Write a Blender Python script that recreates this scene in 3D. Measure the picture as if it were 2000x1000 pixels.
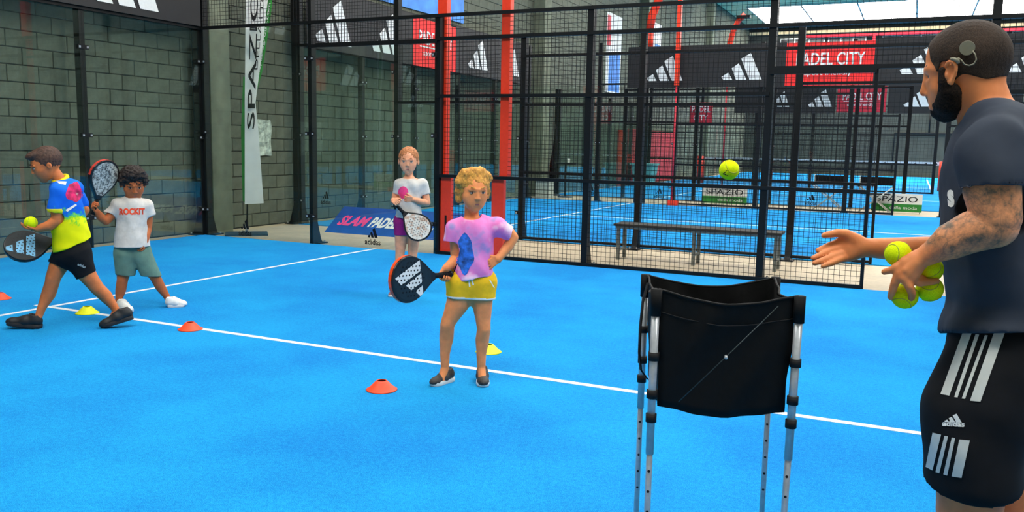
import bpy, math, random
import numpy as np
from mathutils import Matrix, Vector
from mathutils.bvhtree import BVHTree

for _o in list(bpy.data.objects):
    bpy.data.objects.remove(_o)
SC = bpy.context.scene
COL = SC.collection
random.seed(7)
RNG = np.random.default_rng(11)

# ------------------------------------------------------------------ camera
def V3(*a):
    return np.array(a, float)
YAW, PIT, ROL, FPX = -0.438227, -0.130470, 0.019612, 1660.0
CAM = V3(6.3995, -4.6416, 1.4088)
_fw = V3(math.sin(YAW) * math.cos(PIT), math.cos(YAW) * math.cos(PIT), math.sin(PIT))
_r = V3(math.cos(YAW), -math.sin(YAW), 0)
_u = np.cross(_r, _fw)
CR = math.cos(ROL) * _r + math.sin(ROL) * _u
CU = -math.sin(ROL) * _r + math.cos(ROL) * _u
CF = _fw
cd = bpy.data.cameras.new('camera')
cd.sensor_width = 36.0
cd.lens = 36.0 * FPX / 2000.0
cd.clip_end = 300
cam = bpy.data.objects.new('camera', cd)
COL.objects.link(cam)
cam.matrix_world = Matrix(((CR[0], CU[0], -CF[0], CAM[0]), (CR[1], CU[1], -CF[1], CAM[1]),
                           (CR[2], CU[2], -CF[2], CAM[2]), (0, 0, 0, 1)))
SC.camera = cam

# ------------------------------------------------------------------ world, exposure
w = bpy.data.worlds.new('world')
SC.world = w
w.use_nodes = True
w.node_tree.nodes['Background'].inputs[0].default_value = (0.75, 0.85, 1, 1)
w.node_tree.nodes['Background'].inputs[1].default_value = 0.6
SC.view_settings.view_transform = 'Standard'
SC.view_settings.look = 'None'
SC.view_settings.gamma = 1
SC.view_settings.use_curve_mapping = False
SC.view_settings.exposure = 0.0
SKYLIGHT = 12.0
SC.cycles.transparent_max_bounces = 32
SC.cycles.max_bounces = 8
SC.cycles.diffuse_bounces = 3
SC.cycles.glossy_bounces = 3
SC.cycles.caustics_reflective = False
SC.cycles.caustics_refractive = False

# ------------------------------------------------------------------ materials
def lin(c):
    c = c / 255.0
    return c / 12.92 if c <= 0.04045 else ((c + 0.055) / 1.055) ** 2.4
def rgb(c):
    return (lin(c[0]), lin(c[1]), lin(c[2]), 1)
class N:
    """tiny node helper"""
    def __init__(s, m):
        s.t = m.node_tree; s.n = s.t.nodes; s.l = s.t.links
        s.b = s.n['Principled BSDF']; s.out = s.n['Material Output']
        s.co = None
    def coord(s, kind='Object'):
        if s.co is None:
            s.co = s.n.new('ShaderNodeTexCoord')
        return s.co.outputs[kind]
    def noise(s, scale, detail=3, rough=.5, kind='Object', vec=None):
        n = s.n.new('ShaderNodeTexNoise')
        n.inputs['Scale'].default_value = scale
        n.inputs['Detail'].default_value = detail
        n.inputs['Roughness'].default_value = rough
        s.l.new(vec if vec is not None else s.coord(kind), n.inputs['Vector'])
        return n.outputs['Fac']
    def ramp(s, fac, stops, interp='LINEAR'):
        n = s.n.new('ShaderNodeValToRGB')
        n.color_ramp.interpolation = interp
        e = n.color_ramp.elements
        while len(e) < len(stops):
            e.new(0.5)
        for i, (p, c) in enumerate(stops):
            e[i].position = p
            e[i].color = c if len(c) == 4 else rgb(c)
        s.l.new(fac, n.inputs[0])
        return n.outputs[0]
    def mix(s, fac, a, b, mode='MIX'):
        n = s.n.new('ShaderNodeMix'); n.data_type = 'RGBA'; n.blend_type = mode
        for sock, v in ((n.inputs['Factor'], fac), (n.inputs['A'], a), (n.inputs['B'], b)):
            if hasattr(v, 'is_linked'):
                s.l.new(v, sock)
            else:
                sock.default_value = v
        return n.outputs['Result']
    def math(s, op, a, b=0.0, c=0.0):
        n = s.n.new('ShaderNodeMath'); n.operation = op
        for i, v in enumerate((a, b, c)):
            if hasattr(v, 'is_linked'):
                s.l.new(v, n.inputs[i])
            else:
                n.inputs[i].default_value = v
        return n.outputs[0]
    def xyz(s, kind='Object'):
        n = s.n.new('ShaderNodeSeparateXYZ'); s.l.new(s.coord(kind), n.inputs[0]); return n.outputs
    def bump(s, fac, strength=.3, dist=.01):
        n = s.n.new('ShaderNodeBump')
        n.inputs['Strength'].default_value = strength
        n.inputs['Distance'].default_value = dist
        s.l.new(fac, n.inputs['Height'])
        s.l.new(n.outputs[0], s.b.inputs['Normal'])
    def color(s, c):
        s.l.new(c, s.b.inputs['Base Color'])
MATS = {}
def newmat(name, c=(128, 128, 128), rough=.6, metal=0., spec=.5):
    m = bpy.data.materials.new(name); m.use_nodes = True
    n = N(m)
    n.b.inputs['Base Color'].default_value = rgb(c)
    n.b.inputs['Roughness'].default_value = rough
    n.b.inputs['Metallic'].default_value = metal
    n.b.inputs['Specular IOR Level'].default_value = spec
    MATS[name] = m
    return m, n
def flat(name, c, rough=.6, metal=0., var=.12, scale=30, bump=0., spec=.5, bdist=.004, det=3):
    """plain coloured material with a little procedural variation"""
    m, n = newmat(name, c, rough, metal, spec)
    f = n.noise(scale, det)
    a = [max(0, x * (1 - var)) for x in c]; b = [min(255, x * (1 + var)) for x in c]
    n.color(n.ramp(f, [(.3, a), (.7, b)]))
    if bump:
        n.bump(f, bump, bdist)
    return m

flat('black_metal', (11, 13, 14), .5, .1, .2, 30, 0, .3)
flat('wire', (9, 10, 11), .6, .1, .2, 30, 0, .25)
flat('dark_steel', (44, 56, 58), .4, .4, .1)
flat('red_metal', (255, 62, 30), .4, 0, .03)
flat('red_pad', (205, 40, 58), .6, 0, .08)
flat('chrome', (176, 180, 184), .3, .35, .05, 60)
flat('galv', (120, 125, 120), .45, .5, .1)
flat('black_cloth', (7, 8, 9), .8, 0, .25, 60, .15, .2)
flat('black_rubber', (12, 12, 14), .7, 0, .2, 30, 0, .3)
flat('white_print', (226, 226, 222), .6, 0, .02)
flat('grey_print', (196, 198, 192), .6, 0, .03)
flat('white_line', (206, 216, 222), .8, 0, .06, 60, .2)
flat('banner_black', (22, 20, 21), .6, 0, .12, 6)
flat('banner_red', (240, 32, 28), .6, 0, .05, 6)
flat('banner_dred', (196, 30, 52), .6, 0, .05, 6)
flat('banner_blue', (6, 68, 152), .55, 0, .08, 5)
flat('sky_blue_print', (70, 140, 225), .6, 0, .1, 3)
flat('banner_white', (232, 232, 226), .7, 0, .03, 4)
flat('banner_green', (40, 132, 46), .7, 0, .08, 6)
flat('pink_print', (240, 60, 130), .6, 0, .05)
flat('paper', (176, 186, 172), .6, 0, .2, 14, .5, .5, .02)
flat('orange_plastic', (250, 70, 22), .5, 0, .06, 40)
flat('yellow_plastic', (238, 240, 14), .5, 0, .04, 40)
flat('concrete_wall', (112, 118, 108), .9, 0, .14, 3, .2)
flat('mortar', (44, 48, 43), .95, 0, .2, 20)
flat('column', (112, 117, 98), .9, 0, .1, 4, .15)
flat('dark_wall', (46, 52, 47), .9, 0, .12, 2)
flat('ceiling', (240, 212, 164), .9, 0, .05, 2)
flat('beam', (210, 200, 178), .8, 0, .08, 3)
flat('wood_seat', (38, 35, 30), .7, 0, .25, 20)
flat('window_dark', (24, 30, 32), .2, 0, .2, 3)
flat('pale_metal', (196, 200, 192), .5, .2, .05)
flat('net_cord', (24, 26, 30), .8, 0, .1)
flat('tape_white', (225, 228, 228), .7, 0, .05)
flat('teal_plastic', (90, 160, 160), .5, 0, .1)

# turf: dense blue artificial grass with sand in it
m, n = newmat('turf', (25, 140, 235), .95, 0, .1)
fine = n.noise(240, 3, .75); big = n.noise(.8, 4, .6); mid = n.noise(44, 4, .8)
c1 = n.ramp(fine, [(.36, (0, 78, 166)), (.5, (10, 126, 202)), (.64, (80, 196, 230))])
c2 = n.ramp(mid, [(.36, (2, 98, 182)), (.64, (30, 164, 218))])
c = n.mix(.45, c1, c2)
c3 = n.ramp(big, [(.36, (3, 102, 185)), (.62, (22, 158, 216))])
n.color(n.mix(.35, c, c3))
n.bump(fine, .5, .006)

# beige concrete floor
m, n = newmat('floor', (205, 190, 165), .55)
f = n.noise(1.6, 5, .65); g = n.noise(24, 3)
n.color(n.mix(.35, n.ramp(f, [(.3, (158, 147, 124)), (.55, (188, 170, 140)), (.75, (204, 188, 158))]),
              n.ramp(g, [(.3, (162, 149, 126)), (.7, (200, 184, 154))])))

# concrete blocks: a tone of its own for every block
m, n = newmat('block', (100, 108, 96), .92)
oi = n.n.new('ShaderNodeObjectInfo')
f = n.noise(9, 4, .7); g = n.noise(70, 2)
a = n.ramp(oi.outputs['Random'], [(0, (84, 88, 76)), (.5, (94, 98, 84)), (1, (106, 109, 93))])
b = n.ramp(f, [(.3, (80, 84, 72)), (.7, (108, 111, 95))])
n.color(n.mix(.5, a, b))
n.bump(g, .35, .004)

# glass: clear pane with its own reflection
m = bpy.data.materials.new('glass'); m.use_nodes = True; MATS['glass'] = m
t = m.node_tree; t.nodes.clear()
o_ = t.nodes.new('ShaderNodeOutputMaterial'); tr = t.nodes.new('ShaderNodeBsdfTransparent')
gl = t.nodes.new('ShaderNodeBsdfGlossy'); mx = t.nodes.new('ShaderNodeMixShader'); fr = t.nodes.new('ShaderNodeLayerWeight')
tr.inputs[0].default_value = (.94, .972, .95, 1); gl.inputs['Roughness'].default_value = 0.0
gl.inputs['Color'].default_value = (.9, 1, .97, 1)
fr.inputs[0].default_value = .5
pw = t.nodes.new('ShaderNodeMath'); pw.operation = 'POWER'; pw.inputs[1].default_value = 5.0
ma = t.nodes.new('ShaderNodeMath'); ma.operation = 'MULTIPLY_ADD'; ma.inputs[1].default_value = .95; ma.inputs[2].default_value = .045
t.links.new(fr.outputs['Facing'], pw.inputs[0]); t.links.new(pw.outputs[0], ma.inputs[0])
t.links.new(ma.outputs[0], mx.inputs[0]); t.links.new(tr.outputs[0], mx.inputs[1]); t.links.new(gl.outputs[0], mx.inputs[2])
t.links.new(mx.outputs[0], o_.inputs[0])

# daylight coming through the roof lights
m = bpy.data.materials.new('skylight'); m.use_nodes = True; MATS['skylight'] = m
t = m.node_tree; t.nodes.clear()
o_ = t.nodes.new('ShaderNodeOutputMaterial'); em = t.nodes.new('ShaderNodeEmission')
em.inputs[0].default_value = (1, .985, .95, 1); em.inputs[1].default_value = SKYLIGHT
t.links.new(em.outputs[0], o_.inputs[0])

# ------------------------------------------------------------------ object helpers
class MB:
    """collects geometry for ONE mesh object"""
    def __init__(s):
        s.v = []; s.f = []; s.mi = []
    def add(s, vs, fs, mi=0):
        o = len(s.v); s.v += [tuple(x) for x in vs]; s.f += [tuple(i + o for i in q) for q in fs]
        s.mi += [mi] * len(fs); return s
    def box(s, a, b, mi=0):
        x0, y0, z0 = a; x1, y1, z1 = b
        return s.add([(x0, y0, z0), (x1, y0, z0), (x1, y1, z0), (x0, y1, z0), (x0, y0, z1), (x1, y0, z1), (x1, y1, z1), (x0, y1, z1)],
              [(0, 3, 2, 1), (4, 5, 6, 7), (0, 1, 5, 4), (1, 2, 6, 5), (2, 3, 7, 6), (3, 0, 4, 7)], mi)
    def hexa(s, p, mi=0):
        return s.add(p, [(0, 3, 2, 1), (4, 5, 6, 7), (0, 1, 5, 4), (1, 2, 6, 5), (2, 3, 7, 6), (3, 0, 4, 7)], mi)
    def tube(s, pts, r, n=8, cap=True, mi=0):
        pts = [np.asarray(p, float) for p in pts]
        rs = r if hasattr(r, '__len__') else [r] * len(pts)
        t0 = pts[1] - pts[0]; t0 = t0 / np.linalg.norm(t0)
        ref = V3(0, 0, 1) if abs(t0[2]) < .9 else V3(1, 0, 0)
        e1 = np.cross(t0, ref); e1 /= np.linalg.norm(e1)
        vs = []
        for i, p in enumerate(pts):
            a = pts[max(i - 1, 0)]; b = pts[min(i + 1, len(pts) - 1)]
            t = b - a; t = t / (np.linalg.norm(t) + 1e-12)
            e1 = e1 - t * (e1 @ t); e1 /= np.linalg.norm(e1) + 1e-12
            e2 = np.cross(t, e1)
            for k in range(n):
                an = 2 * math.pi * k / n
                vs.append(p + rs[i] * (math.cos(an) * e1 + math.sin(an) * e2))
        fs = []
        for i in range(len(pts) - 1):
            for k in range(n):
                fs.append((i * n + k, i * n + (k + 1) % n, (i + 1) * n + (k + 1) % n, (i + 1) * n + k))
        if cap:
            fs.append(tuple(range(n))[::-1]); fs.append(tuple((len(pts) - 1) * n + k for k in range(n)))
        return s.add(vs, fs, mi)
    def lathe(s, prof, n=24, c=(0, 0, 0), mi=0):
        vs = [(c[0] + r * math.cos(2 * math.pi * k / n), c[1] + r * math.sin(2 * math.pi * k / n), c[2] + z) for r, z in prof for k in range(n)]
        fs = [(i * n + k, i * n + (k + 1) % n, (i + 1) * n + (k + 1) % n, (i + 1) * n + k) for i in range(len(prof) - 1) for k in range(n)]
        return s.add(vs, fs, mi)
    def prism(s, poly, ex, mi=0):
        """poly: 3-D points of a face, ex: extrusion vector"""
        n = len(poly); ex = np.asarray(ex, float)
        vs = [np.asarray(p, float) for p in poly]; vs = vs + [p + ex for p in vs]
        fs = [tuple(range(n))[::-1], tuple(range(n, 2 * n))] + [(i, (i + 1) % n, n + (i + 1) % n, n + i) for i in range(n)]
        return s.add(vs, fs, mi)
    def grid(s, P, mi=0):
        P = np.asarray(P, float); a, b = P.shape[:2]
        return s.add(P.reshape(-1, 3), [(i * b + j, i * b + j + 1, (i + 1) * b + j + 1, (i + 1) * b + j) for i in range(a - 1) for j in range(b - 1)], mi)
def rootloc(o):
    p = V3(0, 0, 0)
    while o is not None:
        p = p + np.array(o.location); o = o.parent
    return p
def mesh_of(name, v, f, off=None):
    v = np.asarray(v, np.float32)
    if off is not None:
        v = v - np.asarray(off, np.float32)
    me = bpy.data.meshes.new(name)
    if isinstance(f, np.ndarray):
        nf = len(f); k = f.shape[1]
        me.vertices.add(len(v)); me.vertices.foreach_set('co', v.ravel())
        me.loops.add(nf * k); me.loops.foreach_set('vertex_index', f.astype(np.int32).ravel())
        me.polygons.add(nf); me.polygons.foreach_set('loop_start', np.arange(0, nf * k, k, dtype=np.int32))
        me.update(calc_edges=True); me.validate()
    else:
        me.from_pydata([tuple(float(q) for q in x) for x in v], [], f); me.update()
    return me
def obj(name, mb, mats, parent=None, smooth=False, kind=None, label=None, bevel=0):
    """one mesh object; vertices given in world space, stored relative to the thing they belong to"""
    v, f = (mb.v, mb.f) if isinstance(mb, MB) else mb[:2]
    off = rootloc(parent) if parent is not None else None
    me = mesh_of(name, v, f, off)
    for mn in (mats if isinstance(mats, (list, tuple)) else [mats]):
        me.materials.append(MATS[mn])
    mi = mb.mi if isinstance(mb, MB) else (mb[2] if len(mb) > 2 else None)
    if mi is not None and len(mi) and max(mi) > 0:
        me.polygons.foreach_set('material_index', np.asarray(mi, np.int32))
    if smooth:
        me.polygons.foreach_set('use_smooth', np.ones(len(me.polygons), bool))
    o = bpy.data.objects.new(name, me); COL.objects.link(o)
    if parent is not None:
        o.parent = parent
    if kind: o['kind'] = kind
    if label: o['label'] = label
    if bevel:
        b = o.modifiers.new('bevel', 'BEVEL'); b.width = bevel; b.segments = 2; b.limit_method = 'ANGLE'
    return o
def thing(name, label, cat, loc, group=None):
    o = bpy.data.objects.new(name, None); COL.objects.link(o)
    o.empty_display_size = .1; o.location = [float(x) for x in loc]
    o['label'] = label; o['category'] = cat
    if group: o['group'] = group
    return o
def tag(o, label, cat, group=None):
    o['label'] = label; o['category'] = cat
    if group: o['group'] = group
    return o
def rebase(o):
    """put the origin of a one-mesh thing at its base"""
    v = np.array([x.co[:] for x in o.data.vertices]); c = (v.min(0) + v.max(0)) / 2; c[2] = v[:, 2].min()
    o.data.transform(Matrix.Translation([-float(x) for x in c])); o.location = [float(x) for x in c]
    return o

# text and logos as flat meshes -------------------------------------------------
_tc = {}
def text2d(s, shear=0., off=0.):
    key = (s, shear, off)
    if key not in _tc:
        cu = bpy.data.curves.new('text', 'FONT'); cu.body = s; cu.resolution_u = 3; cu.shear = shear; cu.offset = off
        to = bpy.data.objects.new('text', cu); COL.objects.link(to)
        bpy.context.view_layer.update()
        me = bpy.data.meshes.new_from_object(to.evaluated_get(bpy.context.evaluated_depsgraph_get()))
        v = np.array([x.co[:2] for x in me.vertices]); f = [tuple(p.vertices) for p in me.polygons]
        bpy.data.objects.remove(to); bpy.data.meshes.remove(me); bpy.data.curves.remove(cu)
        v = (v - v.min(0)) / (v.max(0) - v.min(0))
        _tc[key] = (v, f)
    return _tc[key]
BARS = [[(.05, 0), (.28, 0), (.17, .29), (0, .13)], [(.37, 0), (.63, 0), (.42, .63), (.25, .45)], [(.70, 0), (1, 0), (.70, 1), (.47, .80)]]
def on_plane(mb, v2, faces, o, X, Y, mi=0):
    o = np.asarray(o, float); X = np.asarray(X, float); Y = np.asarray(Y, float)
    mb.add([o + a * X + b * Y for a, b in v2], faces, mi)
def put_text(mb, s, o, X, Y, shear=0., off=0.):
    v, f = text2d(s, shear, off); on_plane(mb, v, f, o, X, Y)
def put_bars(mb, o, X, Y):
    for q in BARS:
        on_plane(mb, q, [(0, 1, 2, 3)], o, X, Y)
# ================================================================== SETTING
W = 4.73                       # half width of a court
YB0, YB1 = 6.88, 16.2          # second court
YC0, YC1 = 18.4, 27.8          # third court
XW = -3.32                     # face of the block wall
XR, YN, YF, ZC = 17.6, -7.5, 50.0, 8.75
def struct(name, mb, mats, parent=None, **k):
    o = obj(name, mb, mats, parent, **k)
    o['kind'] = 'structure'
    return o
floor = struct('floor', MB().box((XW - .4, YN, -.25), (XR, YF, -.012)), 'floor')
floor['label'] = 'bare beige concrete floor between the courts'
def turf(y0, y1, label, lines):
    t = struct('floor', MB().box((-3.03, y0, -.011), (17, y1, 0)), 'turf'); t['label'] = label
    for a, b in lines:
        obj('court_line', MB().box((a[0], a[1], -.002), (b[0], b[1], .002)), 'white_line', t)
    return t
LW = .025
turf(-W, W, 'blue artificial turf of the court in front', [((-LW, -W, 0), (LW, W, 0)), ((LW, -LW, 0), (13.9, LW, 0)), ((-.16, -LW, 0), (-LW, LW, 0)),
      ((13.9, -W, 0), (13.95, W, 0))])
yc = (YB0 + YB1) / 2
turf(YB0, YB1, 'blue turf of the second court behind the wire fence', [((-LW, YB0, 0), (LW, YB1, 0)), ((LW, yc - LW, 0), (13.9, yc + LW, 0)), ((13.9, YB0, 0), (13.95, YB1, 0))])
yc = (YC0 + YC1) / 2
turf(YC0, 29.3, 'blue turf of the third court far behind', [((-LW, YC0, 0), (LW, YC1, 0)), ((LW, yc - LW, 0), (13.9, yc + LW, 0))])
turf(29.32, 49.6, 'blue turf of the farthest court under the low net', [((-3, 33, 0), (17, 33.06, 0)), ((7, 29.6, 0), (7.06, 45, 0))])

# walls ------------------------------------------------------------------
wl = struct('wall_left', MB().box((XW - .35, YN, -.012), (XW - .012, YF, ZC)), 'mortar')
wl['label'] = 'grey concrete block wall on the left'
BW_, BH_ = .405, .203
bm = MB(); j = .006
bm.hexa([(-.012 - .02, j, j), (-.004, j, j), (-.004, BW_ - j, j), (-.032, BW_ - j, j),
         (-.032, j, BH_ - j), (-.004, j, BH_ - j), (-.004, BW_ - j, BH_ - j), (-.032, BW_ - j, BH_ - j)])
# slightly pillowed outer face
bm.add([(-.004, j, j), (-.004, BW_ - j, j), (-.004, BW_ - j, BH_ - j), (-.004, j, BH_ - j),
        (0, j + .006, j + .006), (0, BW_ - j - .006, j + .006), (0, BW_ - j - .006, BH_ - j - .006), (0, j + .006, BH_ - j - .006)],
       [(4, 5, 6, 7), (0, 1, 5, 4), (1, 2, 6, 5), (2, 3, 7, 6), (3, 0, 4, 7)])
BLOCK = mesh_of('block', bm.v, bm.f); BLOCK.materials.append(MATS['block'])
near = []; rest = MB()
for row in range(43):
    z = row * BH_
    for k in range(-4, 122):
        y = k * BW_ + (BW_ / 2 if row % 2 else 0)
        if y < 1.2 and False: continue
        first = (1.5 < y < 4.75 and z < 3.1) or (5.0 < y < 6.75 and z < 3.9)
        if y < YN + .1: continue
        if y + BW_ > YF - .05: continue
        if first and len(near) < 298: near.append((y, z))
        else:
            rest.add([(a + XW, b + y, c + z) for a, b, c in bm.v], bm.f)
for y, z in near:
    o = bpy.data.objects.new('block', BLOCK); COL.objects.link(o); o.parent = wl
    o.location = (XW + random.uniform(-.002, .003), y, z)
obj('block_courses', rest, 'block', wl, kind='stuff')
# pilasters standing in front of the block wall
def pilaster(y0, y1, x1, h, label):
    b = MB().box((XW, y0, -.012), (x1, y1, h)); o = struct('trim_1', b, 'column', bevel=.01); o['label'] = label
pilaster(4.93, 5.33, -3.02, ZC, 'pale grey concrete pilaster beside the feather flag')
for i, y in enumerate((17.2, 27.0, 38.0)):
    pilaster(y, y + .45, -2.98, ZC, ('grey pilaster behind the second court corner', 'grey pilaster at the third court', 'farthest grey pilaster on the left wall')[i])
# dark pipes on the wall either side of the pilaster
for y, lab in ((4.86, 'thin dark pipe left of the pale pilaster'), (5.38, 'thin dark pipe right of the pale pilaster')):
    tag(rebase(obj('pipe', MB().tube([(XW + .07, y, 0), (XW + .07, y, ZC - .1)], .035, 8), 'dark_steel', smooth=True)), lab, 'pipe')
wf = struct('wall_far', MB().box((XW - .35, YF, -.012), (XR, YF + .3, ZC)), 'dark_wall')
struct('wall_right', MB().box((XR, YN, -.012), (XR + .3, YF, ZC)), 'concrete_wall')
struct('wall_back', MB().box((XW - .35, YN - .3, -.012), (XR + .3, YN, ZC)), 'concrete_wall')
# ceiling with roof lights
cl = struct('ceiling', MB().box((XW - .35, YN, ZC), (XR, YF + .3, ZC + .3)), 'ceiling')
for i in range(7):
    y = -5.5 + i * 8.2
    d_ = 7.2 if i == 6 else 2.2
    if i == 6: y = 41.6
    obj('roof_light', MB().box((-2.0, y, ZC - .03), (16.5, y + d_, ZC - .005)), 'skylight', cl)
    fb = MB()
    fb.box((-2.1, y - .1, ZC - .10), (16.6, y, ZC)); fb.box((-2.1, y + d_, ZC - .10), (16.6, y + d_ + .1, ZC))
    for q in range(8):
        x = -2.1 + q * 2.66
        fb.box((x, y, ZC - .10), (x + .08, y + d_, ZC))
    obj('roof_light_frame', fb, 'pale_metal', cl)
for i in range(5):
    y = -2.6 + i * 8.2
    obj('roof_beam', MB().box((XW, y, ZC - .5), (XR, y + .3, ZC)), 'beam', cl)
# far wall: dark windows over the courts, white beam, red pipe, mullions
for i, (x0, x1) in enumerate(((-1.5, 1.0), (1.25, 3.3), (4.2, 7.2), (7.5, 10.4), (10.7, 13.6))):
    win = struct('window_%d' % (i + 1), MB().box((x0, YF - .06, 6.9), (x1, YF, 8.0)), 'window_dark')
    fb = MB()
    for q in range(4):
        x = x0 + (x1 - x0) * q / 3 - .04
        fb.box((x, YF - .1, 6.86), (x + .07, YF - .05, 8.04))
    fb.box((x0, YF - .1, 6.82), (x1, YF - .05, 6.9)); fb.box((x0, YF - .1, 8.0), (x1, YF - .05, 8.08))
    obj('window_frame', fb, 'pale_metal', win)
struct('trim_2', MB().box((XW, YF - .3, 8.3), (XR, YF - .01, 8.46)), 'ceiling')['label'] = 'white beam over the far windows'
tag(rebase(obj('pipe', MB().tube([(0, YF - .4, 8.1), (XR - .1, YF - .4, 8.1)], .09, 8).tube([(3.75, YF - .4, 8.1), (3.75, YF - .4, 6.8)], .09, 8), 'red_pad', smooth=True)), 'red pipe with a branch under the far beam', 'pipe')
tag(rebase(obj('pipe', MB().tube([(5.2, YF - .1, 0.2), (5.2, YF - .1, 2.5), (10, YF - .1, 2.5)], .05, 6).tube([(7, YF - .1, 2.5), (7, YF - .1, 4.)], .05, 6), 'black_metal', smooth=True)), 'thin dark pipe on the far wall under the windows', 'pipe')

# ================================================================== COURT ENCLOSURES
def bx(axis, fix, a, b, z0, z1, t0, t1):
    """box whose long side runs along an axis; t0..t1 is its extent across, about fix"""
    if axis == 'x': return (a, fix + t0, z0), (b, fix + t1, z1)
    return (fix + t0, a, z0), (fix + t1, b, z1)
def wires(axis, fix, a, b, z0, z1, sp=.052, r=.0021):
    mb = MB()
    n = max(2, round((b - a) / sp)); m_ = max(2, round((z1 - z0) / sp))
    for i in range(1, n):
        x = a + (b - a) * i / n; mb.box(*bx(axis, fix, x - r, x + r, z0, z1, -r, r))
    for i in range(1, m_):
        z = z0 + (z1 - z0) * i / m_; mb.box(*bx(axis, fix, a, b, z - r, z + r, r, 3 * r))
    return mb
def panel_mesh(parent, axis, fix, a, b, z0, z1, rails=(), sp=.052, r=.0021, fr=.02):
    obj('wire_mesh', wires(axis, fix, a, b, z0, z1, sp, r), 'wire', parent, kind='stuff')
    for z in (z0, z1) + tuple(rails):
        obj('rail', MB().box(*bx(axis, fix, a, b, z - fr, z + fr, -.02, .02)), 'black_metal', parent)
def post(parent, axis, fix, a, h, wd=.06, dp=.10, out=1, foot=True, mat='black_metal'):
    mb = MB().box(*bx(axis, fix, a - wd / 2, a + wd / 2, 0, h, 0 if out > 0 else -dp, dp if out > 0 else 0))
    p = obj('post', mb, mat, parent)
    if foot:
        s = out
        t = wd / 2 - .005
        def pt(x, y, z): return (x, fix + s * y, z) if axis == 'x' else (fix + s * y, x, z)
        obj('foot_plate', MB().prism([pt(a - t, dp, 0), pt(a - t, dp + .11, 0), pt(a - t, dp + .08, .05), pt(a - t, dp, .32)],
                                    (2 * t, 0, 0) if axis == 'x' else (0, 2 * t, 0)).box(*bx(axis, fix + s * (dp + .07), a - .08, a + .08, -.011, .008, -.09, .09)), mat, p)
        for dx in (-.055, .055):
            q = pt(a + dx, dp + .12, 0)
            obj('bolt', MB().tube([q, (q[0], q[1], .03)], .012, 6), 'chrome', p)
    return p
def pane(parent, axis, fix, a, b, z0, z1, clamps=(.38, 1.5, 2.5)):
    g = obj('glass_pane', MB().box(*bx(axis, fix, a + .008, b - .008, z0 + .01, z1 - .01, -.005, .005)), 'glass', parent)
    for z in clamps:
        if z < z1:
            for x, sg in ((a, 1), (b, -1)):
                m_ = x + sg * .055
                c = obj('clamp', MB().box(*bx(axis, fix, min(x, x + sg * .075), max(x, x + sg * .075), z - .025, z + .025, -.022, .022)), 'black_rubber', parent)
                obj('clamp_screw', MB().box(*bx(axis, fix, m_ - .012, m_ + .012, z - .012, z + .012, -.028, .028)), 'chrome', c)
    return g
def sticker(g, o, X, Y):
    """three-bar emblem with lettering below, printed on a pane"""
    mb = MB(); X = np.array(X, float); Y = np.array(Y, float); o = np.array(o, float)
    put_bars(mb, o + X * .18 + Y * .42, X * .64, Y * .58)
    put_text(mb, 'adidas', o, X, Y * .34, 0, .02)
    obj('glass_print', mb, 'black_rubber', g)

# ---- court in front: end wall (left), glass 3 m + wire mesh to 4 m
A1 = thing('glass_end_wall', 'glass end wall with dark posts in front of the block wall', 'glass wall', (-3.0, 2.8, 0))
ys = [-4.73, -3.1, -1.2, .85, 2.8, 4.73]
for i in range(5):
    pane(A1, 'y', -3.0, ys[i], ys[i + 1], 0, 2.94, (.38, 1.42, 2.5))
    panel_mesh(A1, 'y', -3.0, ys[i], ys[i + 1], 2.97, 3.98)
for y in ys[1:]:
    post(A1, 'y', -3.0, y, 4.0, .075 if y < 4.7 else .09, .10, -1, mat='black_metal')
# ---- court in front: side wall running to the right
A2 = thing('fence', 'glass and wire mesh side wall of the front court', 'fence', (1.0, W, 0))
PA = [-2.97, -1.05, .93, 2.94, 4.96, 5.99]
g1 = pane(A2, 'x', W, PA[0], PA[1], 0, 2.94)
g2 = pane(A2, 'x', W, PA[1], PA[2], 0, 2.64)
panel_mesh(A2, 'x', W, PA[0], PA[1], 2.97, 3.98)
panel_mesh(A2, 'x', W, PA[1], PA[2], 2.66, 2.97)
panel_mesh(A2, 'x', W, PA[3], PA[4], .02, 2.97, (1.0, 1.99, 2.69), .054, .002)
for a, b, z0, z1 in ((1.15, 1.70, .02, 1.0), (1.03, 1.79, 1.0, 2.97), (1.925, PA[3], .02, 2.97)):
    obj('wire_mesh', wires('x', W, a, b, z0, z1, .054, .002), 'wire', A2, kind='stuff')
for z in (.02, 1.0, 1.99, 2.69, 2.97):
    obj('rail', MB().box((PA[2], W - .02, z - .02), (PA[3], W + .02, z + .02)), 'black_metal', A2)
panel_mesh(A2, 'x', W, PA[4], PA[5], .02, 2.21, (1.0,), .054, .002)
panel_mesh(A2, 'x', W, PA[4], 7.0, 2.25, 2.97, (2.69,), .054, .002)
panel_mesh(A2, 'x', W, 7.0, 9.0, .02, 2.97, (1.0, 1.99, 2.69), .054, .002)
for x, h in ((PA[0], 4.), (PA[1], 4.), (PA[2], 2.97), (PA[3], 2.97), (PA[4], 2.97), (7.0, 2.97), (9.0, 2.97)):
    post(A2, 'x', W, x, h, .075 if x > 0 else .06, .10, 1, x != PA[2])
post(A2, 'x', W, PA[5], 2.23, .035, .04, 1, False)
sticker(g1, (-2.35, W - .008, .03), (.24, 0, 0), (0, 0, .24))
sticker(g2, (-.16, W - .008, .05), (.25, 0, 0), (0, 0, .23))
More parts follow.
